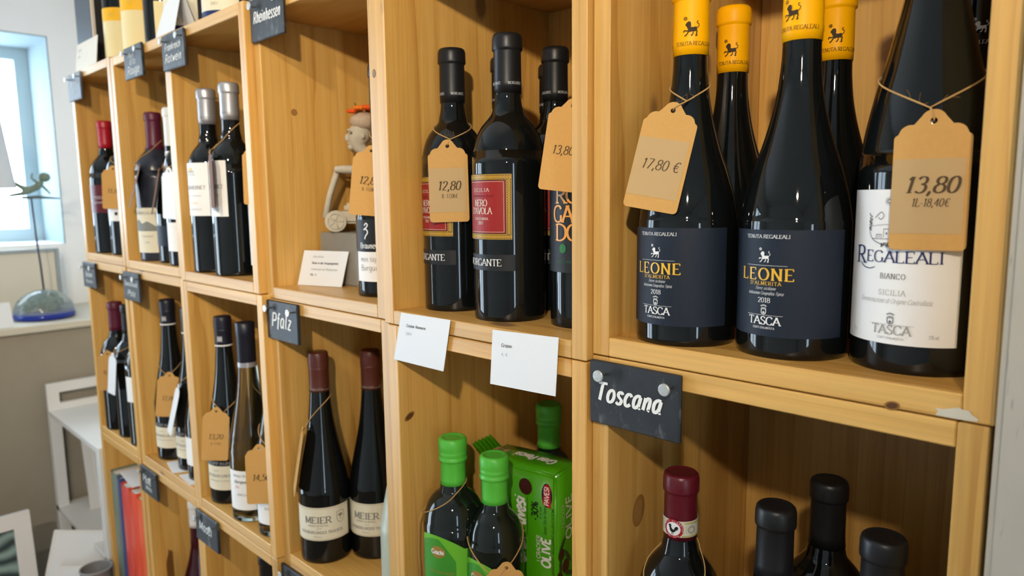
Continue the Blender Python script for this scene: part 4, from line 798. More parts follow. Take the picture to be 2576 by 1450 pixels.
tg('kraft tag hanging low on the smaller green-capped oil bottle', 1274, 1428, O2, po2, 46, 4, [('9,80', -.0520, .0085, .0260, .22, .9)], .060, panel=False)
s2 = thing('twine_loop', tuple(O1.location), 'thin twine loop around the oil bottle beside the pine wall', 'string')
pts = [Vector(q) for q in string_loop(None, po1, math.radians(-42), .1640, .2040, sq=.6)]; tube('twine', pts, .0006, TWINE, s2, 6, True)
k = pts[0]; tube('twine_tail', [k, k+Vector((-.003, -.003, -.012)), k+Vector((-.004, -.004, -.05)), k+Vector((-.002, -.003, -.105))], .0006, TWINE, s2, 5)
# cracker packet
pk = thing('cracker_packet', (-.1400, .1190, zB2), 'bright green cracker packet with OLIVE and PAVESI lettering', 'packet', rz=math.radians(8))
PG = mat('green_plastic', rgb(72, 158, 14), .3, .5, coat=.3); ht = .2155; L_ = .118; Dp = .062
bm = bmesh.new(); bm_box(bm, (-L_, 0, 0), (0, Dp, ht)); bmesh.ops.bevel(bm, geom=list(bm.edges), offset=.004, segments=3, affect='EDGES')
bmesh.ops.subdivide_edges(bm, edges=list(bm.edges), cuts=2, use_grid_fill=True)
for v in bm.verts: v.co += Vector((math.sin(v.co.z*90+v.co.y*60), math.sin(v.co.x*80+v.co.z*70), math.sin(v.co.x*110+v.co.y*90)))*.0007
bmo('wrapper', bm, PG, pk, True)
bm = bmesh.new(); n = 12
for i in range(n):   # crimped end seal
    x0 = -L_-.001; vs = [bm.verts.new((x0-.018*a, Dp*.15+Dp*.7*i/(n-1), ht-.004+.014*a+.0016*(-1)**i*a)) for a in (0, .5, 1)]
    if i:
        for j in range(2): bm.faces.new((pv[j], vs[j], vs[j+1], pv[j+1]))
    pv = vs
bmesh.ops.solidify(bm, geom=list(bm.faces), thickness=.0008); bmo('crimped_end', bm, PG, pk)
bm = bmesh.new()
for i in range(9): bm_box(bm, (-L_+.006+.0025*i, .016, ht+.0005), (-L_+.0075+.0025*i, .034, ht+.0032+.001*math.sin(i)))
fo = bmo('foil_seal', bm, mat('crumpled_foil', (.75, .70, .62, 1), .2, .5, metal=.9), pk); fo['kind'] = 'stuff'
Fp = flat((0, -.0008, 0), (1, 0, 0), (0, 0, 1), .0008)          # front face, x from -L_..0, y up
p = Print(); p.text('OLIVE', -.0070, .1155, .0125, .0380, serif=False, stem=1.6, thin=1.4, rot=pi/2); p.text('I CRACKER', -.0215, .1180, .0055, .0340, serif=False, stem=.9, thin=.8, rot=pi/2); p.text('Gran Pavesi', -.0440, .1350, .0160, .0850, serif=False, stem=1.7, thin=1.3, slant=.2, rot=pi/2); p.build('white_lettering', Fp, WINK, pk)
p = Print(); p.text('-30%', -.0250, .1650, .0090, .0240, serif=False, stem=1.3, thin=1.1, rot=pi/2); p.text('di grassi', -.0195, .1650, .0036, .0160, serif=False, stem=.8, rot=pi/2); p.text('Senza Olio di Palma', -.0125, .1560, .0042, .0370, serif=False, stem=.7, slant=.3, rot=pi/2); p.text('INGREDIENTI SELEZIONATI E LIEVITAZIONE', -.0020, .1320, .0030, .0860, serif=False, stem=.9, thin=.8, rot=pi/2); p.line(-.0405, .130, -.0405, .180, .0006); p.build('dark_lettering', Fp, mat('dark_green_ink', (.012, .03, .01, 1), .5), pk)
p = Print(); p.disc(-.0115, .1890, .0075, 26, .0150); p.build('blue_badge', Fp, mat('badge_navy', rgb(22, 28, 62), .4), pk)
F2p = flat((0, -.0012, 0), (1, 0, 0), (0, 0, 1), .0010)
p = Print(); p.poly([(-.0170, .1770), (-.0055, .1735), (-.0060, .2000), (-.0110, .2035), (-.0155, .2000)]); p.build('red_badge', F2p, mat('badge_red', rgb(188, 24, 30), .4), pk)
p = Print(); p.text('PAVESI', -.0078, .1885, .0066, .0235, serif=False, stem=1.3, thin=1.1, rot=pi/2); p.build('badge_lettering', flat((0, -.0016, 0), (1, 0, 0), (0, 0, 1), .0012), WINK, pk)
p = Print(); p.disc(-.0430, .1930, .0098, 24, .0105); p.build('olive_print', Fp, mat('olive_print', (.060, .016, .014, 1), .30), pk)
for x, z, rx in ((.010, .112, .0070), (.020, .094, .0080), (.006, .084, .0070)):
    p = Print(); p.disc(x, z, rx, 22, rx*1.15); p.build('olive_print', flat((.0008, 0, 0), (0, 1, 0), (0, 0, 1), .0010), MATS['olive_print'], pk)
for x, z, a in ((.012, .124, .9), (.024, .106, 2.2), (.008, .098, 1.6), (.028, .082, -.4)):
    p = Print(); p.poly([(x+.014*t*math.cos(a)-w*math.sin(a), z+.014*t*math.sin(a)+w*math.cos(a)) for t, w in ((-1, 0), (-.4, .003), (.3, .003), (1, 0), (.3, -.003), (-.4, -.003))]); p.build('leaf_print', flat((.0008, 0, 0), (0, 1, 0), (0, 0, 1), .0012), mat('leaf_print', (.03, .06, .015, 1), .5), pk)
Sp = flat((.0008, 0, 0), (0, 1, 0), (0, 0, 1), .0008)
p = Print(); p.text('OLIVE', .034, .155, .0130, .0560, serif=False, stem=1.5, thin=1.3, rot=pi/2); p.text('I CRACKER', .018, .158, .0060, .034, serif=False, stem=.9, rot=pi/2); p.build('side_lettering', Sp, mat('pale_green_ink', (.55, .62, .45, 1), .5), pk)
Tp = flat((0, 0, ht+.0006), (-1, 0, 0), (0, -1, 0), .0006)
p = Print(); p.text('Gran Pavesi', .052, -.040, .0140, .0600, serif=False, stem=1.7, thin=1.3, slant=.2); p.build('top_lettering', Tp, WINK, pk)

# two white cards on the front edge between the crate rows
def edge_card(label, px, lines, y=-.0035):
    q = [atY(u, v, y) for u, v in px]; return card(label, q, lines=lines)
edge_card('white price card reading Cracker, fixed to the crate edge', [(1009, 787), (1133, 806), (1115, 935), (991, 904)], [('Cracker Rosmarin', .0140, .0130, .0033, 1.15, INK), ('7,60 €', .0145, .0230, .0030, .7, GREY)])
edge_card('white price card reading Grissini, fixed to the crate edge', [(1239, 830), (1405, 850), (1397, 998), (1233, 966)], [('Grissini', .0140, .0130, .0033, 1.15, INK), ('4,- €', .0145, .0225, .0030, .7, GREY)])

# ================================================================== column C, middle row
zC2 = FL(2, 'C')
def meier(label, X, Y, phi, h):
    t, prof = bottle(label, X, Y, zC2, 'hock', .0384, h, GLASS, BROWNF, h*.812, group='brown-capped MEIER bottles', captype='screw', seg=48)
    lb = sheet('front_label', .0384, phi-62, phi+75, .0365, .0880, CREAM, t, n=36)
    f = cyl(.0384, math.radians(phi), .0009)
    p = Print(); p.text('MEIER', 0, .0640, .0098, .0400, stem=1.3, thin=.6); p.text('WEINGUT IN WEYHER', 0, .0590, .0024, .030, stem=.8); p.text('2018', .002, .0545, .0024, .008, stem=.6); p.text('GRAUBURGUNDER TROCKEN', .004, .0475, .0042, .066, stem=.9, thin=.5); p.text('PFALZ', 0, .0415, .0026, .012, stem=.6); p.build('lettering', f, GREY, lb)
    p = Print(); p.curve([(.0290, .0780), (.0290, .0660), (.0345, .0610), (.0400, .0660), (.0400, .0780)], .0008); p.line(.0285, .0785, .0405, .0785, .0008, 3); p.disc(.0345, .0725, .0038, 16, .0024); p.line(.0345, .0650, .0345, .0725, .0011, 2); p.text('Pfalz', .0345, .0820, .0020, .008, serif=False, stem=.5); p.build('shield_print', f, mat('taupe_ink', (.26, .23, .17, 1), .6), lb)
    b = Print(); b.line(-.045, .0382, .052, .0382, .0006, 30); b.line(-.045, .0862, .052, .0862, .0006, 30); b.build('label_rule', f, mat('tan_ink', (.45, .36, .22, 1), .6), lb)
    p = Print(); p.line(-.04, h*.823, .04, h*.823, .0004, 30)
    for s in (-1, 0, 1): p.text('WEINGUT MEIER', s*.030, h*.8265, .0018, .020, serif=False, stem=.9)
    p.build('capsule_print', cyl(.0149, math.radians(phi), .0006), mat('silver_ink', (.42, .38, .34, 1), .5), t)
    return t, prof
ME1, pme = meier('brown-capped bottle with MEIER label, nearer one with string', -.5461, .0468, 42, .3170)
ME2, _ = meier('brown-capped bottle with shield label, farther back behind the MEIER one', -.5000, .1080, 32, .3165)
CT, _ = bottle('pale frosted bottle just showing beside the crate edge, beside the MEIER bottles', -.3430, .0520, zC2, 'hock', .0370, .310, mat('frosted_glass', (.42, .44, .34, 1), .35, .4), BROWNF, .255, captype='screw', seg=32)
tg('kraft tag seen edge-on at the nearer MEIER bottle', 760, 1085, ME1, pme, -27, 0, [], .05, tilt=-10, h=.100, panel=False, gap=-.004)
card('white price card lying at the front of the MEIER crate', [(-.380, .055, zC2+.001), (-.330, .030, zC2+.001), (-.350, .002, zC2+.001), (-.405, .020, zC2+.001)], lines=[('Riesling', .010, .006, .003, .8, GREY)])

# ================================================================== column D, middle row
zD2 = FL(2, 'D')
def vdp(label, X, Y, z, R, h, phi, seg=40):
    t, prof = bottle(label, X, Y, z, 'hock', R, h, GLASS, NAVYF, h*.842, captype='screw', seg=seg)
    a = Print(); a.line(-.05, h*.846, .05, h*.846, .0026, 36); a.build('cap_band', cyl(.0149, math.radians(phi), .0006), WINK, t)
    e = Print(); x = .003
    for i in (-1, 0, 1): e.rect(x+i*.0030-.0011, h*.868, x+i*.0030+.0011, h*.868+.0095)
    e.poly([(x-.0045, h*.868+.004), (x, h*.868+.0085), (x+.0045, h*.868+.004), (x, h*.868+.001)]); e.build('eagle_emblem', cyl(.0149, math.radians(phi), .0006), mat('grey_emblem', (.45, .45, .46, 1), .5), t)
    lb = sheet('front_label', R, phi-62, phi+70, .0260, .0700, CREAM, t, n=26)
    p = Print(); p.text('2018', -.004, .0600, .0030, .012, stem=.7); p.text('WEISSBURGUNDER', 0, .0500, .0050, .0540, stem=1.0, thin=.5); p.text('Kalkmergel trocken', 0, .0420, .0034, .0400, serif=False, stem=.7); p.build('lettering', cyl(R, math.radians(phi), .0008), GREY, lb)
    n_ = sheet('name_band', R, phi-62, phi+70, .0715, .0790, mat('black_band', (.012, .012, .014, 1), .5), t, n=26); q = Print(); q.text('PHILIPP KUHN', 0, .0730, .0045, .0560, stem=1.0, thin=.6); q.build('white_lettering', cyl(R, math.radians(phi), .0008), mat('silver_grey_ink', (.4, .4, .4, 1), .5), n_)
    return t, prof
DR1, pdr = vdp('dark slim bottle with eagle-marked navy cap behind the 13,20 tag', -.8463, .0351, zD2, .0381, .334, 30)
def pale_bottle(label, X, Y, h, seg=40):
    t, prof = bottle(label, X, Y, zD2, 'hock', .0375, h, PALE, NAVYF, h*.80, captype='plain', seg=seg, group='pale green glass bottles')
    b = sheet('neck_ring', .0150, 0, 359.9, h*.775, h*.80, SILV, t, e=.0004, n=30)
    lb = sheet('front_label', .0375, -12, 112, .0210, .0890, WLAB, t, n=26)
    p = Print(); p.text('Weingut Braun', -.012, .0790, .0038, .030, serif=False, stem=.7, slant=.3); p.text('Burgund', -.012, .0680, .0050, .026, serif=False, stem=1.2, slant=.3); p.text('2018 Grauer Burgunder', .004, .0460, .0036, .050, serif=False, stem=.8, slant=.3); p.text('trocken', .020, .0320, .0036, .016, serif=False, stem=.7, slant=.3); p.build('lettering', cyl(.0375, math.radians(50), .0009), INK, lb)
    q = Print(); q.text('20', -.020, .0590, .0040, .008, serif=False, stem=1.3); q.build('red_lettering', cyl(.0375, math.radians(50), .0009), mat('red_ink', rgb(190, 50, 50), .5), lb)
    return t, prof
DR2, _ = pale_bottle('pale green glass bottle with black cap and silver neck ring', -.7475, .0300, .335)
DR3, pdr3 = pale_bottle('pale green glass bottle behind the 14,50 tag at the crate edge', -.6620, .0346, .335, 32)
tg('kraft tag reading 13,20 on the dark slim bottle beside the pale one', 544, 1034, DR1, pdr, 52, 4, [('13,20', -.0500, .0085, .0240, .22, .9), ('1L-17,60', -.0600, .004, .018, .22, .6)], .040, panel=False, h=.094)
tg('kraft tag reading 14,50 at the crate edge in front of pale glass', 652, 1128, DR3, pdr3, 48, 0, [('14,50', -.0520, .0095, .0260, .22, 1.0)], .045, panel=False, h=.096)

# ================================================================== column E, middle row
zE2 = FL(2, 'E')
EE1, pee = vdp('dark slim eagle-capped bottle behind the widest kraft tag', -1.1362, .0461, zE2, .0376, .333, 30, 36)
EE2, pee2 = vdp('dark slim bottle with a white tag seen edge-on, middle row', -1.0425, .0526, zE2, .0385, .325, 30, 30)
EE3, _ = bottle('greenish bottle with white label wedged at the crate edge beside the edge-on tag', -.9730, .0455, zE2, 'hock', .0385, .320, PALE, BLACK, .265, captype='screw', seg=28)
sheet('front_label', .0385, -30, 80, .030, .085, WLAB, EE3, n=16)
tg('kraft tag on the dark eagle-capped bottle, one crate from the window end', 426, 944, EE1, pee, 54, 5, [('12,80', -.052, .0085, .025, .22, .9)], .04, panel=False, h=.092)
tg('white tag seen edge-on next to the kraft tag, middle row', 448, 975, EE2, pee2, -12, 0, [], .04, tilt=-14, h=.098, m=PAPER, panel=False, gap=-.002)
card('white card lying flat at the front edge below the slim bottles', [(-1.085, .050, zE2+.001), (-1.015, .030, zE2+.001), (-1.030, -.004, zE2+.001), (-1.100, .010, zE2+.001)])
card('second white card lying flat near the crate edge below the slim bottles', [(-1.000, .030, zE2+.001), (-.935, .015, zE2+.001), (-.945, -.004, zE2+.001), (-1.010, .000, zE2+.001)])

# ================================================================== column F, middle row
zF2 = FL(2, 'F')
FF1, pff = bottle('dark bottle with red-topped cap behind a wide kraft tag', -1.4230, .0310, zF2, 'bordeaux', .0370, .299, GLASS, MAROON, .232, seg=32)
FF2, pff2 = bottle('dark bottle with a white tag seen edge-on, above the books', -1.3421, .0343, zF2, 'bordeaux', .0375, .300, GLASS, BLACK, .235, seg=32)
FF3, _ = bottle('dark bottle with white label at the crate edge, above the books', -1.2605, .0328, zF2, 'bordeaux', .0375, .300, GLASS, BLACK, .235, seg=32)
sheet('front_label', .0375, -4, 90, .0980, .1540, WLAB, FF3, n=16)
tg('kraft tag on the maroon-capped bottle above the books', 270, 890, FF1, pff, 62, 2, [('9,80', -.0480, .0085, .0220, .22, .9)], .03, panel=False)
tg('white tag seen edge-on above the red books', 283, 895, FF2, pff2, 2, 0, [], .03, tilt=-6, m=PAPER, panel=False, gap=-.002)

# ================================================================== slates with nails and chalk names
def slate(label, c, row, x, words, w=.093, h=.058, dz=0, nails=True, tl=0):
    y = YF[c]; z1 = ZR[row][1]+DZ[c]+dz
    t = thing('slate_sign', (x, y, z1-h), label, 'slate sign', 'small slate name signs on nails')
    bm = bmesh.new(); bm_box(bm, (0, -.0062, 0), (w, -.0012, h)); bmesh.ops.bevel(bm, geom=list(bm.edges), offset=.0013, segments=1, affect='EDGES')
    for v in bm.verts: v.co += Vector((random.uniform(-1, 1), 0, random.uniform(-1, 1)))*.0004
    sl = bmo('slate', bm, SLATE, t)
    for nx in (.0165, w-.0095):
        nz = h-.0115; n = lathe('nail', [(.0012, -.001), (.0012, .0090), (.0052, .0090), (.0055, .0094), (.0054, .0104), (.0048, .0108), (.0046, .0108), (.001, .0109)], STEEL, t, 14)
        n.matrix_local = Matrix.Translation((nx, -.0055, nz)) @ Matrix.Rotation(pi/2, 4, 'X')
    p = Print()
    for tx, dy, hh, ww, sl_, stm, dx in words: p.text(tx, w*.5+dx, dy, hh, ww, serif=False, stem=stm, thin=stm*.72, slant=sl_, track=1.0)
    p.build('chalk_lettering', flat((0, -.0062, 0), (1, 0, 0), (0, 0, 1), .0004), CHALK, sl)
    return t
slate('slate sign chalked Toscana under the yellow-capped bottles', 'A', 2, .0025, [('Toscana', .0225, .0160, .0680, .30, 1.45, -.006)], dz=-.003)
slate('slate sign chalked Pfalz above the brown-capped MEIER bottles', 'C', 2, -.6040, [('Pfalz', .0200, .0200, .0560, .22, 1.14, .000)], dz=-.001)
slate('slate sign chalked Rheinhessen above the stone figure', 'C', 1, -.6010, [('Rheinhessen', .0245, .0150, .0760, .25, 0.99, .002)], dz=.004)
slate('slate sign chalked Frankreich Bordeaux over the silver caps', 'D', 1, -.8985, [('Frankreich', .0310, .0110, .0660, .25, 0.99, 0), ('Rotwein', .0120, .0130, .0680, .25, 1.06, 0)], dz=-.005)
slate('slate sign with two chalk lines above the landscape-label bottle', 'E', 1, -1.0980, [('Pays', .0380, .0080, .030, .25, 0.91, -.008), ('d´Oc', .0250, .0090, .030, .2, 0.99, 0), ('Rouge', .0080, .0140, .0620, .25, 1.06, 0)], dz=.001)
slate('slate sign on the top crate nearest the window', 'F', 1, -1.4690, [('Wein', .0300, .0120, .044, .25, 0.91, 0), ('Rot', .0120, .0110, .030, .25, 0.91, 0)], dz=-.005)
slate('slate sign at the window end above three dark bottles', 'F', 2, -1.4820, [('Baden', .0250, .0110, .050, .2, 0.99, 0), ('Rotwein', .0110, .0080, .050, .2, 0.91, 0)], dz=-.004)
slate('slate sign above the dark eagle-capped bottle, between two crates', 'E', 2, -1.2060, [('Deutschland', .0300, .0090, .072, .2, 0.99, 0), ('Pfalz', .0100, .0110, .044, .2, 1.06, 0)], dz=-.006)
slate('slate sign chalked Pfalz hanging over the books', 'E', 3, -1.1960, [('Pfalz', .0260, .0150, .0460, .2, 1.06, -.008), ('Weiss', .0120, .0100, .034, .2, 0.91, 0)], dz=-.004)
slate('slate sign chalked Mosel beside the maroon bottle', 'D', 3, -.8980, [('Mosel', .0250, .0160, .0540, .2, 0.99, -.004)], dz=-.006)
slate('slate sign under the MEIER crate, cut by the picture edge', 'C', 3, -.6040, [('Nahe', .0220, .0160, .0520, .2, 1.06, 0)], dz=-.002)

# ================================================================== lower row contents
z3 = lambda c: FL(3, c)
bx = -1.4590
for i, (w, h, d, cr, lab) in enumerate(((.046, .302, .20, (112, 128, 112), 'thick grey-green book'), (.022, .298, .20, (62, 72, 120), 'slim blue book'), (.050, .290, .20, (214, 70, 58), 'red book beside the blue one'), (.050, .290, .20, (226, 72, 40), 'red-orange book, middle of the three red ones'), (.054, .288, .20, (236, 84, 28), 'bright orange-red book at the crate edge'))):
    t = thing('book', (bx, .001, z3('F')), lab+' in the lower crate', 'book', 'books in the lower crate'); cv = mat(f'cover_{i}', rgb(*cr), .35, .5, coat=.2)
    bm = bmesh.new(); bm_box(bm, (0, .003, 0), (.003, d, h)); bm_box(bm, (w-.003, .003, 0), (w, d, h)); 
    n = 8
    for k in range(n):
        a0, a1 = pi*k/n, pi*(k+1)/n; q = lambda a, r: (w/2-(w/2-r)*math.cos(a), .004-(.006-r)*math.sin(a))
        o0, o1, i0, i1 = q(a0, 0), q(a1, 0), q(a0, .002), q(a1, .002)
        vs = [bm.verts.new((x, y, z)) for z in (0, h) for x, y in (o0, o1, i1, i0)]
        for fc in ((0, 1, 5, 4), (2, 3, 7, 6), (4, 5, 6, 7), (3, 2, 1, 0)): bm.faces.new([vs[j] for j in fc])
    bmo('cover', bm, cv, t); box('pages', (.003, .006, .003), (w-.003, d-.004, h-.004), mat('book_pages', (.70, .66, .56, 1), .8), t, .0005)
    bx += w+.0015
c3 = z3('F')+.3022
card('white sheet of paper lying on top of the books', [(-1.425, .110, c3+.001), (-1.300, .090, c3-.004), (-1.315, .004, c3-.004), (-1.425, .012, c3+.001)], group=None)
bottle('maroon bottle with long white cap in the lower crate', -1.1240, .0700, z3('E'), 'burg', .0385, .310, mat('maroon_glass', (.045, .006, .010, 1), .08, .5), WHITEF, .250, seg=32)
price_tag('kraft tag edge-on beside the maroon bottle', (-1.1450, .0150, z3('E')+.2000), -34, 4, [], loop=False, panel=False, h=.14, w=.050)
bottle('black bottle in the lower crate beside the Mosel slate', -.8005, .0700, z3('D'), 'bordeaux', .0385, .305, GLASS, BLACK, .2405, seg=32)

# ================================================================== on top of the crates
zT = .42
gb = thing('gift_box', (-1.4550, .0100, zT+DZ['F']), 'kraft gift box with dark window panel on top of the crates', 'box')
box('carton', (0, 0, 0), (.115, .10, .26), mat('pale_carton', rgb(206, 190, 170), .7), gb, .001); box('dark_panel', (.006, -.0012, .012), (.109, 0, .205), mat('panel_dark', rgb(58, 66, 78), .35, .5), gb, .0003); box('side_panel', (.115, .006, .012), (.1162, .094, .25), mat('panel_black', rgb(40, 36, 34), .4), gb, .0003)
card('cream card leaning on the dark gift box', [(-1.430, .002, zT+.072), (-1.285, .002, zT+.072), (-1.288, -.004, zT+DZ['F']), (-1.435, -.004, zT+DZ['F'])], lines=[('Geschenk', .012, .012, .005, .7, GREY), ('Karton', .012, .026, .005, .7, GREY)], m=mat('cream_card', (.72, .64, .52, 1), .6))
LY = mat('pale_yellow_label', (.80, .66, .34, 1), .55, .3); YB = mat('yellow_band_print', rgb(240, 180, 30), .5, .3)
for i, (X, lab, kind) in enumerate(((-1.2736, 'cream-label bottle next to the gift box', 0), (-1.1633, 'cream-label bottle with yellow band, second from the gift box', 0), (-1.0455, 'plain black bottle on top, with pale yellow label edge', 1), (-.9454, 'cream and navy label bottle on top, behind the folded card', 2), (-.7871, 'cream and navy label bottle on top, nearest the Rheinhessen slate', 2))):
    c = 'F' if X < -1.2 else ('E' if X < -.9 else 'D')
    t, pr = bottle(lab, X, .050, zT+DZ[c], 'bordeaux', .0375, .302, GLASS, BLACK, .2405, seg=32)
    if kind == 0:
        lb = sheet('front_label', .0375, -30, 95, 0.010, .105 if i == 0 else .115, LY, t, n=20); sheet('yellow_band', .0375, -30, 95, .082 if i == 0 else .086, .108 if i == 0 else .118, YB, lb, e=.0005, n=20)
        p = Print(); p.disc(.004, .094 if i == 0 else .101, .005, 16); p.build('emblem', cyl(.0375, math.radians(30), .0010), GOLD, lb)
    elif kind == 1: sheet('front_label', .0375, 40, 120, .015, .080, LY, t, n=20)
    else:
        lb = sheet('front_label', .0375, -20, 95, .020, .120, CREAM, t, n=20); sheet('navy_band', .0375, -20, 95, .006, .020, BLUEINK, t, n=20)
        p = Print(); p.text('TERROIR', .004, .040, .006, .040, stem=.8); p.text('2017', .004, .028, .004, .012); p.build('lettering', cyl(.0375, math.radians(30), .0009), GREY, lb)
fc = thing('folded_card', (-.955, -.004, zT+DZ['E']), 'white folded card standing above the two-line slate', 'card')
mesh('front_leaf', [(0, 0, 0), (.085, 0, 0), (.075, .020, .070), (.010, .020, .070), (0, .0006, 0), (.085, .0006, 0), (.075, .0206, .070), (.010, .0206, .070)], [(0, 1, 2, 3), (7, 6, 5, 4), (0, 4, 5, 1), (1, 5, 6, 2), (2, 6, 7, 3), (3, 7, 4, 0)], PAPER, fc)
mesh('back_leaf', [(.010, .0206, .070), (.075, .0206, .070), (.085, .040, 0), (0, .040, 0), (.010, .0212, .070), (.075, .0212, .070), (.085, .0406, 0), (0, .0406, 0)], [(3, 2, 1, 0), (4, 5, 6, 7), (0, 1, 5, 4), (1, 2, 6, 5), (2, 3, 7, 6), (3, 0, 4, 7)], PAPER, fc)

# ================================================================== window corner
# glass dome with blue ring and a wire figure
zl = -.199
gd = thing('glass_sculpture', (-2.105, .036, zl), 'glass dome on blue ring carrying a flying figure on a rod', 'sculpture')
BLUEG = mat('cobalt_glass', (.01, .03, .30, 1), .08, .5)
lathe('blue_base', [(.070, 0), (.080, .003), (.082, .014), (.076, .020), (.04, .021)], BLUEG, gd, 36)
bm = bmesh.new(); bmesh.ops.create_uvsphere(bm, u_segments=32, v_segments=16, radius=.080, matrix=Matrix.Translation((0, 0, .018)) @ Matrix.Diagonal((1, 1, .86, 1)))
bmesh.ops.delete(bm, geom=[v for v in bm.verts if v.co.z < .016], context='VERTS'); bmo('glass_dome', bm, mat('dome_glass', (.70, .80, .76, 1), .05, .5, trans=.8, ior=1.25), gd, True)
bm = bmesh.new()
for i in range(26):
    a = random.uniform(0, 2*pi); r = random.uniform(.01, .058); bmesh.ops.create_icosphere(bm, subdivisions=1, radius=random.uniform(.008, .016), matrix=Matrix.Translation((r*math.cos(a), r*math.sin(a), random.uniform(.028, .050))))
mo = bmo('moss', bm, mat('moss_green', (.07, .12, .08, 1), .9), gd); mo['kind'] = 'stuff'
tube('rod', [(0, .004, .085), (-.001, .002, .16), (.001, -.003, .25), (0, -.006, .36)], .0028, mat('dark_rod', (.05, .05, .09, 1), .4), gd, 8)
tube('flight_board', [(0, -.030, .3610), (0, .010, .3630), (0, .068, .3580)], [.004, .005, .002], mat('weathered_metal', (.10, .13, .12, 1), .5), gd, 8)
skin('flying_figure', [(0, -.006, .376), (0, .008, .390), (0, .020, .404), (0, .028, .414), (0, -.030, .394), (0, -.052, .410), (0, -.058, .414), (0, -.034, .372), (0, -.062, .367), (.010, .012, .404), (.014, -.004, .418), (.012, .000, .434), (-.010, .026, .398), (-.014, .040, .382), (0, .044, .372)],
     [(0, 1), (1, 2), (2, 3), (0, 4), (4, 5), (5, 6), (0, 7), (7, 8), (2, 9), (9, 10), (10, 11), (2, 12), (12, 13), (13, 14)], [.010, .011, .009, .006, .007, .005, .004, .006, .004, .004, .0035, .003, .004, .0035, .003], mat('bronze_green', (.16, .22, .17, 1), .5, noise=.3, nscale=80), gd, 1)
bm = bmesh.new(); bmesh.ops.create_uvsphere(bm, u_segments=16, v_segments=10, radius=.015, matrix=Matrix.Translation((0, .0325, .4215)) @ Matrix.Diagonal((.9, 1.1, .95, 1))); bmo('figure_head', bm, MATS['bronze_green'], gd, True)
card('small white card in front of the glass dome on the ledge', [(-2.03, -.130, zl+.066), (-2.03, -.062, zl+.066), (-1.99, -.064, zl+.0005), (-1.99, -.140, zl+.0005)], group=None)
# clear stand behind the dome
sd = thing('acrylic_stand', (-2.28, -.14, zl), 'clear display stand with grey metal rim behind the glass dome', 'stand'); RIM = mat('rim_grey', (.35, .40, .42, 1), .4, .5, metal=.4)
for a, b in (((0, 0, 0), (.012, .012, .20)), ((0, .255, 0), (.012, .267, .20)), ((0, .0125, .188), (.012, .2545, .20))): box('rim', a, b, RIM, sd, .001)
box('panel', (.004, .012, 0), (.008, .255, .188), mat('beige_panel', (.68, .62, .50, 1), .6), sd, .0005)
# pendant lamp by the window
pl = thing('pendant_lamp', (-2.10, -.090, .190), 'pale grey pendant lamp shade in front of the window', 'lamp')
lathe('lamp_shade', [(.085, 0), (.084, .002), (.062, .20), (.030, .235), (.012, .245)], mat('lamp_grey', (.62, .63, .64, 1), .6), pl, 36, close=False); tube('lamp_cord', [(0, 0, .24), (0, 0, ZC-.215)], .004, mat('lamp_cord_grey', (.3, .3, .3, 1), .6), pl, 6)
# white handle shelf beside the crates
WP = mat('white_lacquer', (.74, .73, .70, 1), .45, .4)
ws = thing('white_trolley', (-1.968, -.010, ZF), 'white lacquered tray shelf with hand slot beside the crates', 'shelf'); zz = -.449-ZF
bm = bmesh.new(); W2 = .30
for a, b in (((0, 0, zz-.002), (.016, .030, zz+.078)), ((0, W2-.03, zz-.002), (.016, W2, zz+.078)), ((0, .03, zz+.050), (.016, W2-.03, zz+.078)), ((0, .03, zz-.002), (.016, W2-.03, zz+.018))): bm_box(bm, a, b)
bmo('handle_board', bm, WP, ws)
for k in (zz-.014, zz-.30): box('tray', (.0, 0, k), (.475, W2, k+.014), WP, ws, .001)
for x, y in ((0, 0), (.447, 0), (0, W2-.028), (.447, W2-.028)): box('leg', (x, y, 0), (x+.028, y+.028, zz-.014), WP, ws, .001)
lp = thing('leaning_panel', (-1.86, .050, -.449-.30+.001), 'white framed panel leaning inside the tray shelf', 'panel'); M = Matrix.Rotation(math.radians(-10), 4, 'Y'); box('panel', (0, 0, 0), (.012, .16, .25), WP, lp, .001, M=M); box('inner_panel', (.012, .022, .022), (.014, .138, .228), PAPER, lp, .0005, M=M)
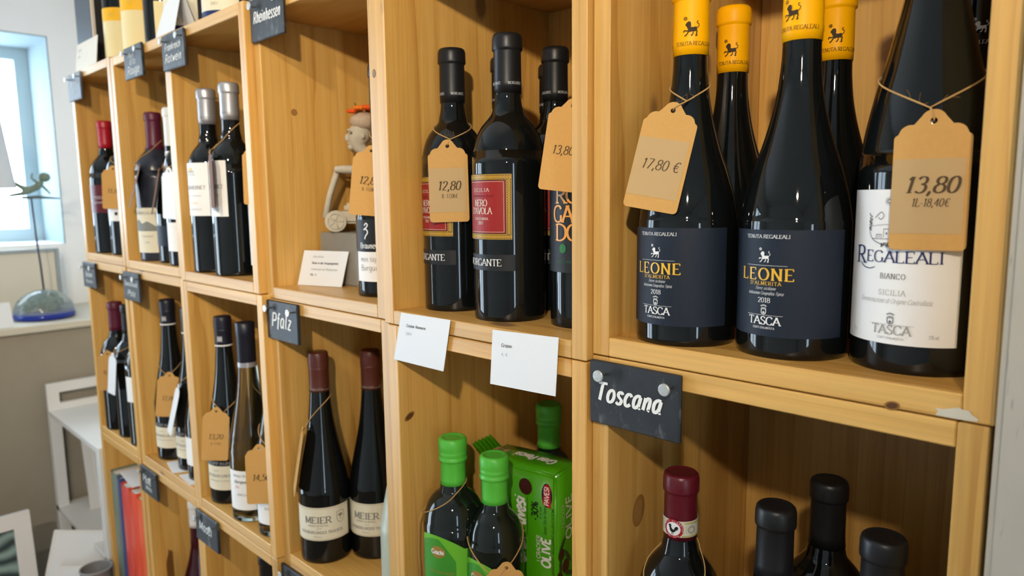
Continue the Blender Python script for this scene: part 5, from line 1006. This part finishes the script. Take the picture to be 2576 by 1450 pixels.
# picture frame and canvases at the bottom
pf = thing('picture_frame', (-1.62, -.330, -.930), 'white framed teal painting leaning at the lower corner', 'picture'); M = Matrix.Rotation(math.radians(-8), 4, 'Y')
bm = bmesh.new()
for a, b in (((0, 0, 0), (.018, .036, .32)), ((0, .160, 0), (.018, .196, .32)), ((0, .036, .284), (.018, .160, .32)), ((0, .036, 0), (.018, .160, .036))): bm_box(bm, a, b, M)
bmo('frame', bm, WP, pf)
def paint():
    m = mat('teal_painting', (.06, .11, .11, 1), .5); t = m.node_tree; n = t.nodes.new('ShaderNodeTexWave'); n.inputs['Scale'].default_value = 9; n.inputs['Distortion'].default_value = 6; n.bands_direction = 'Z'; r = t.nodes.new('ShaderNodeValToRGB'); r.color_ramp.elements[0].color = (.02, .04, .045, 1); r.color_ramp.elements[1].color = (.25, .36, .33, 1)
    c = t.nodes.new('ShaderNodeTexCoord'); t.links.new(c.outputs['Object'], n.inputs['Vector']); t.links.new(n.outputs['Fac'], r.inputs[0]); t.links.new(r.outputs[0], t.nodes['Principled BSDF'].inputs['Base Color']); return m
box('canvas', (.004, .036, .036), (.008, .160, .284), paint(), pf, 0, M=M)
for i, (x, y, z, rz, lab) in enumerate(((-1.615, -.160, -.930, -.25, 'white canvas board leaning in front of the tray shelf'), (-1.560, -.150, -.930, -.30, 'second white canvas board, lower, in front of the tray shelf'))):
    t = thing('canvas_board', (x, y, z), lab, 'canvas', rz=rz); M = Matrix.Rotation(math.radians(-18), 4, 'Y') @ Matrix.Rotation(math.radians(-14), 4, 'X'); hh = .26 if i == 0 else .19; box('canvas', (0, 0, 0), (.020, .15, hh), WP, t, .002, 2, M=M); box('canvas_face', (.020, .008, .008), (.0206, .142, hh-.008), PAPER, t, .0, M=M)
bs = thing('plinth', (-1.68, -.36, ZF), 'grey low plinth carrying the leaning pictures', 'plinth'); box('plinth_body', (0, 0, 0), (.18, .34, .318), mat('plinth_grey', (.30, .29, .28, 1), .7), bs, .003); box('plinth_top', (-.004, -.004, .318), (.184, .344, .330), mat('plinth_top', (.36, .35, .34, 1), .6), bs, .002)
bk = thing('waste_bin', (-1.462, -.046, ZF), 'dark grey round waste bin on the floor beside the crates', 'bin')
lathe('bin', [(.028, 0), (.030, .004), (.034, .530), (.035, .532), (.034, .534), (.032, .530), (.029, .010), (.01, .009)], mat('bin_grey', (.20, .20, .20, 1), .6), bk, 32); tube('bin_rim', [(.034*math.sin(2*pi*i/32), -.034*math.cos(2*pi*i/32), .533) for i in range(32)], .0025, mat('bin_rim_grey', (.26, .26, .26, 1), .5), bk, 6, True)
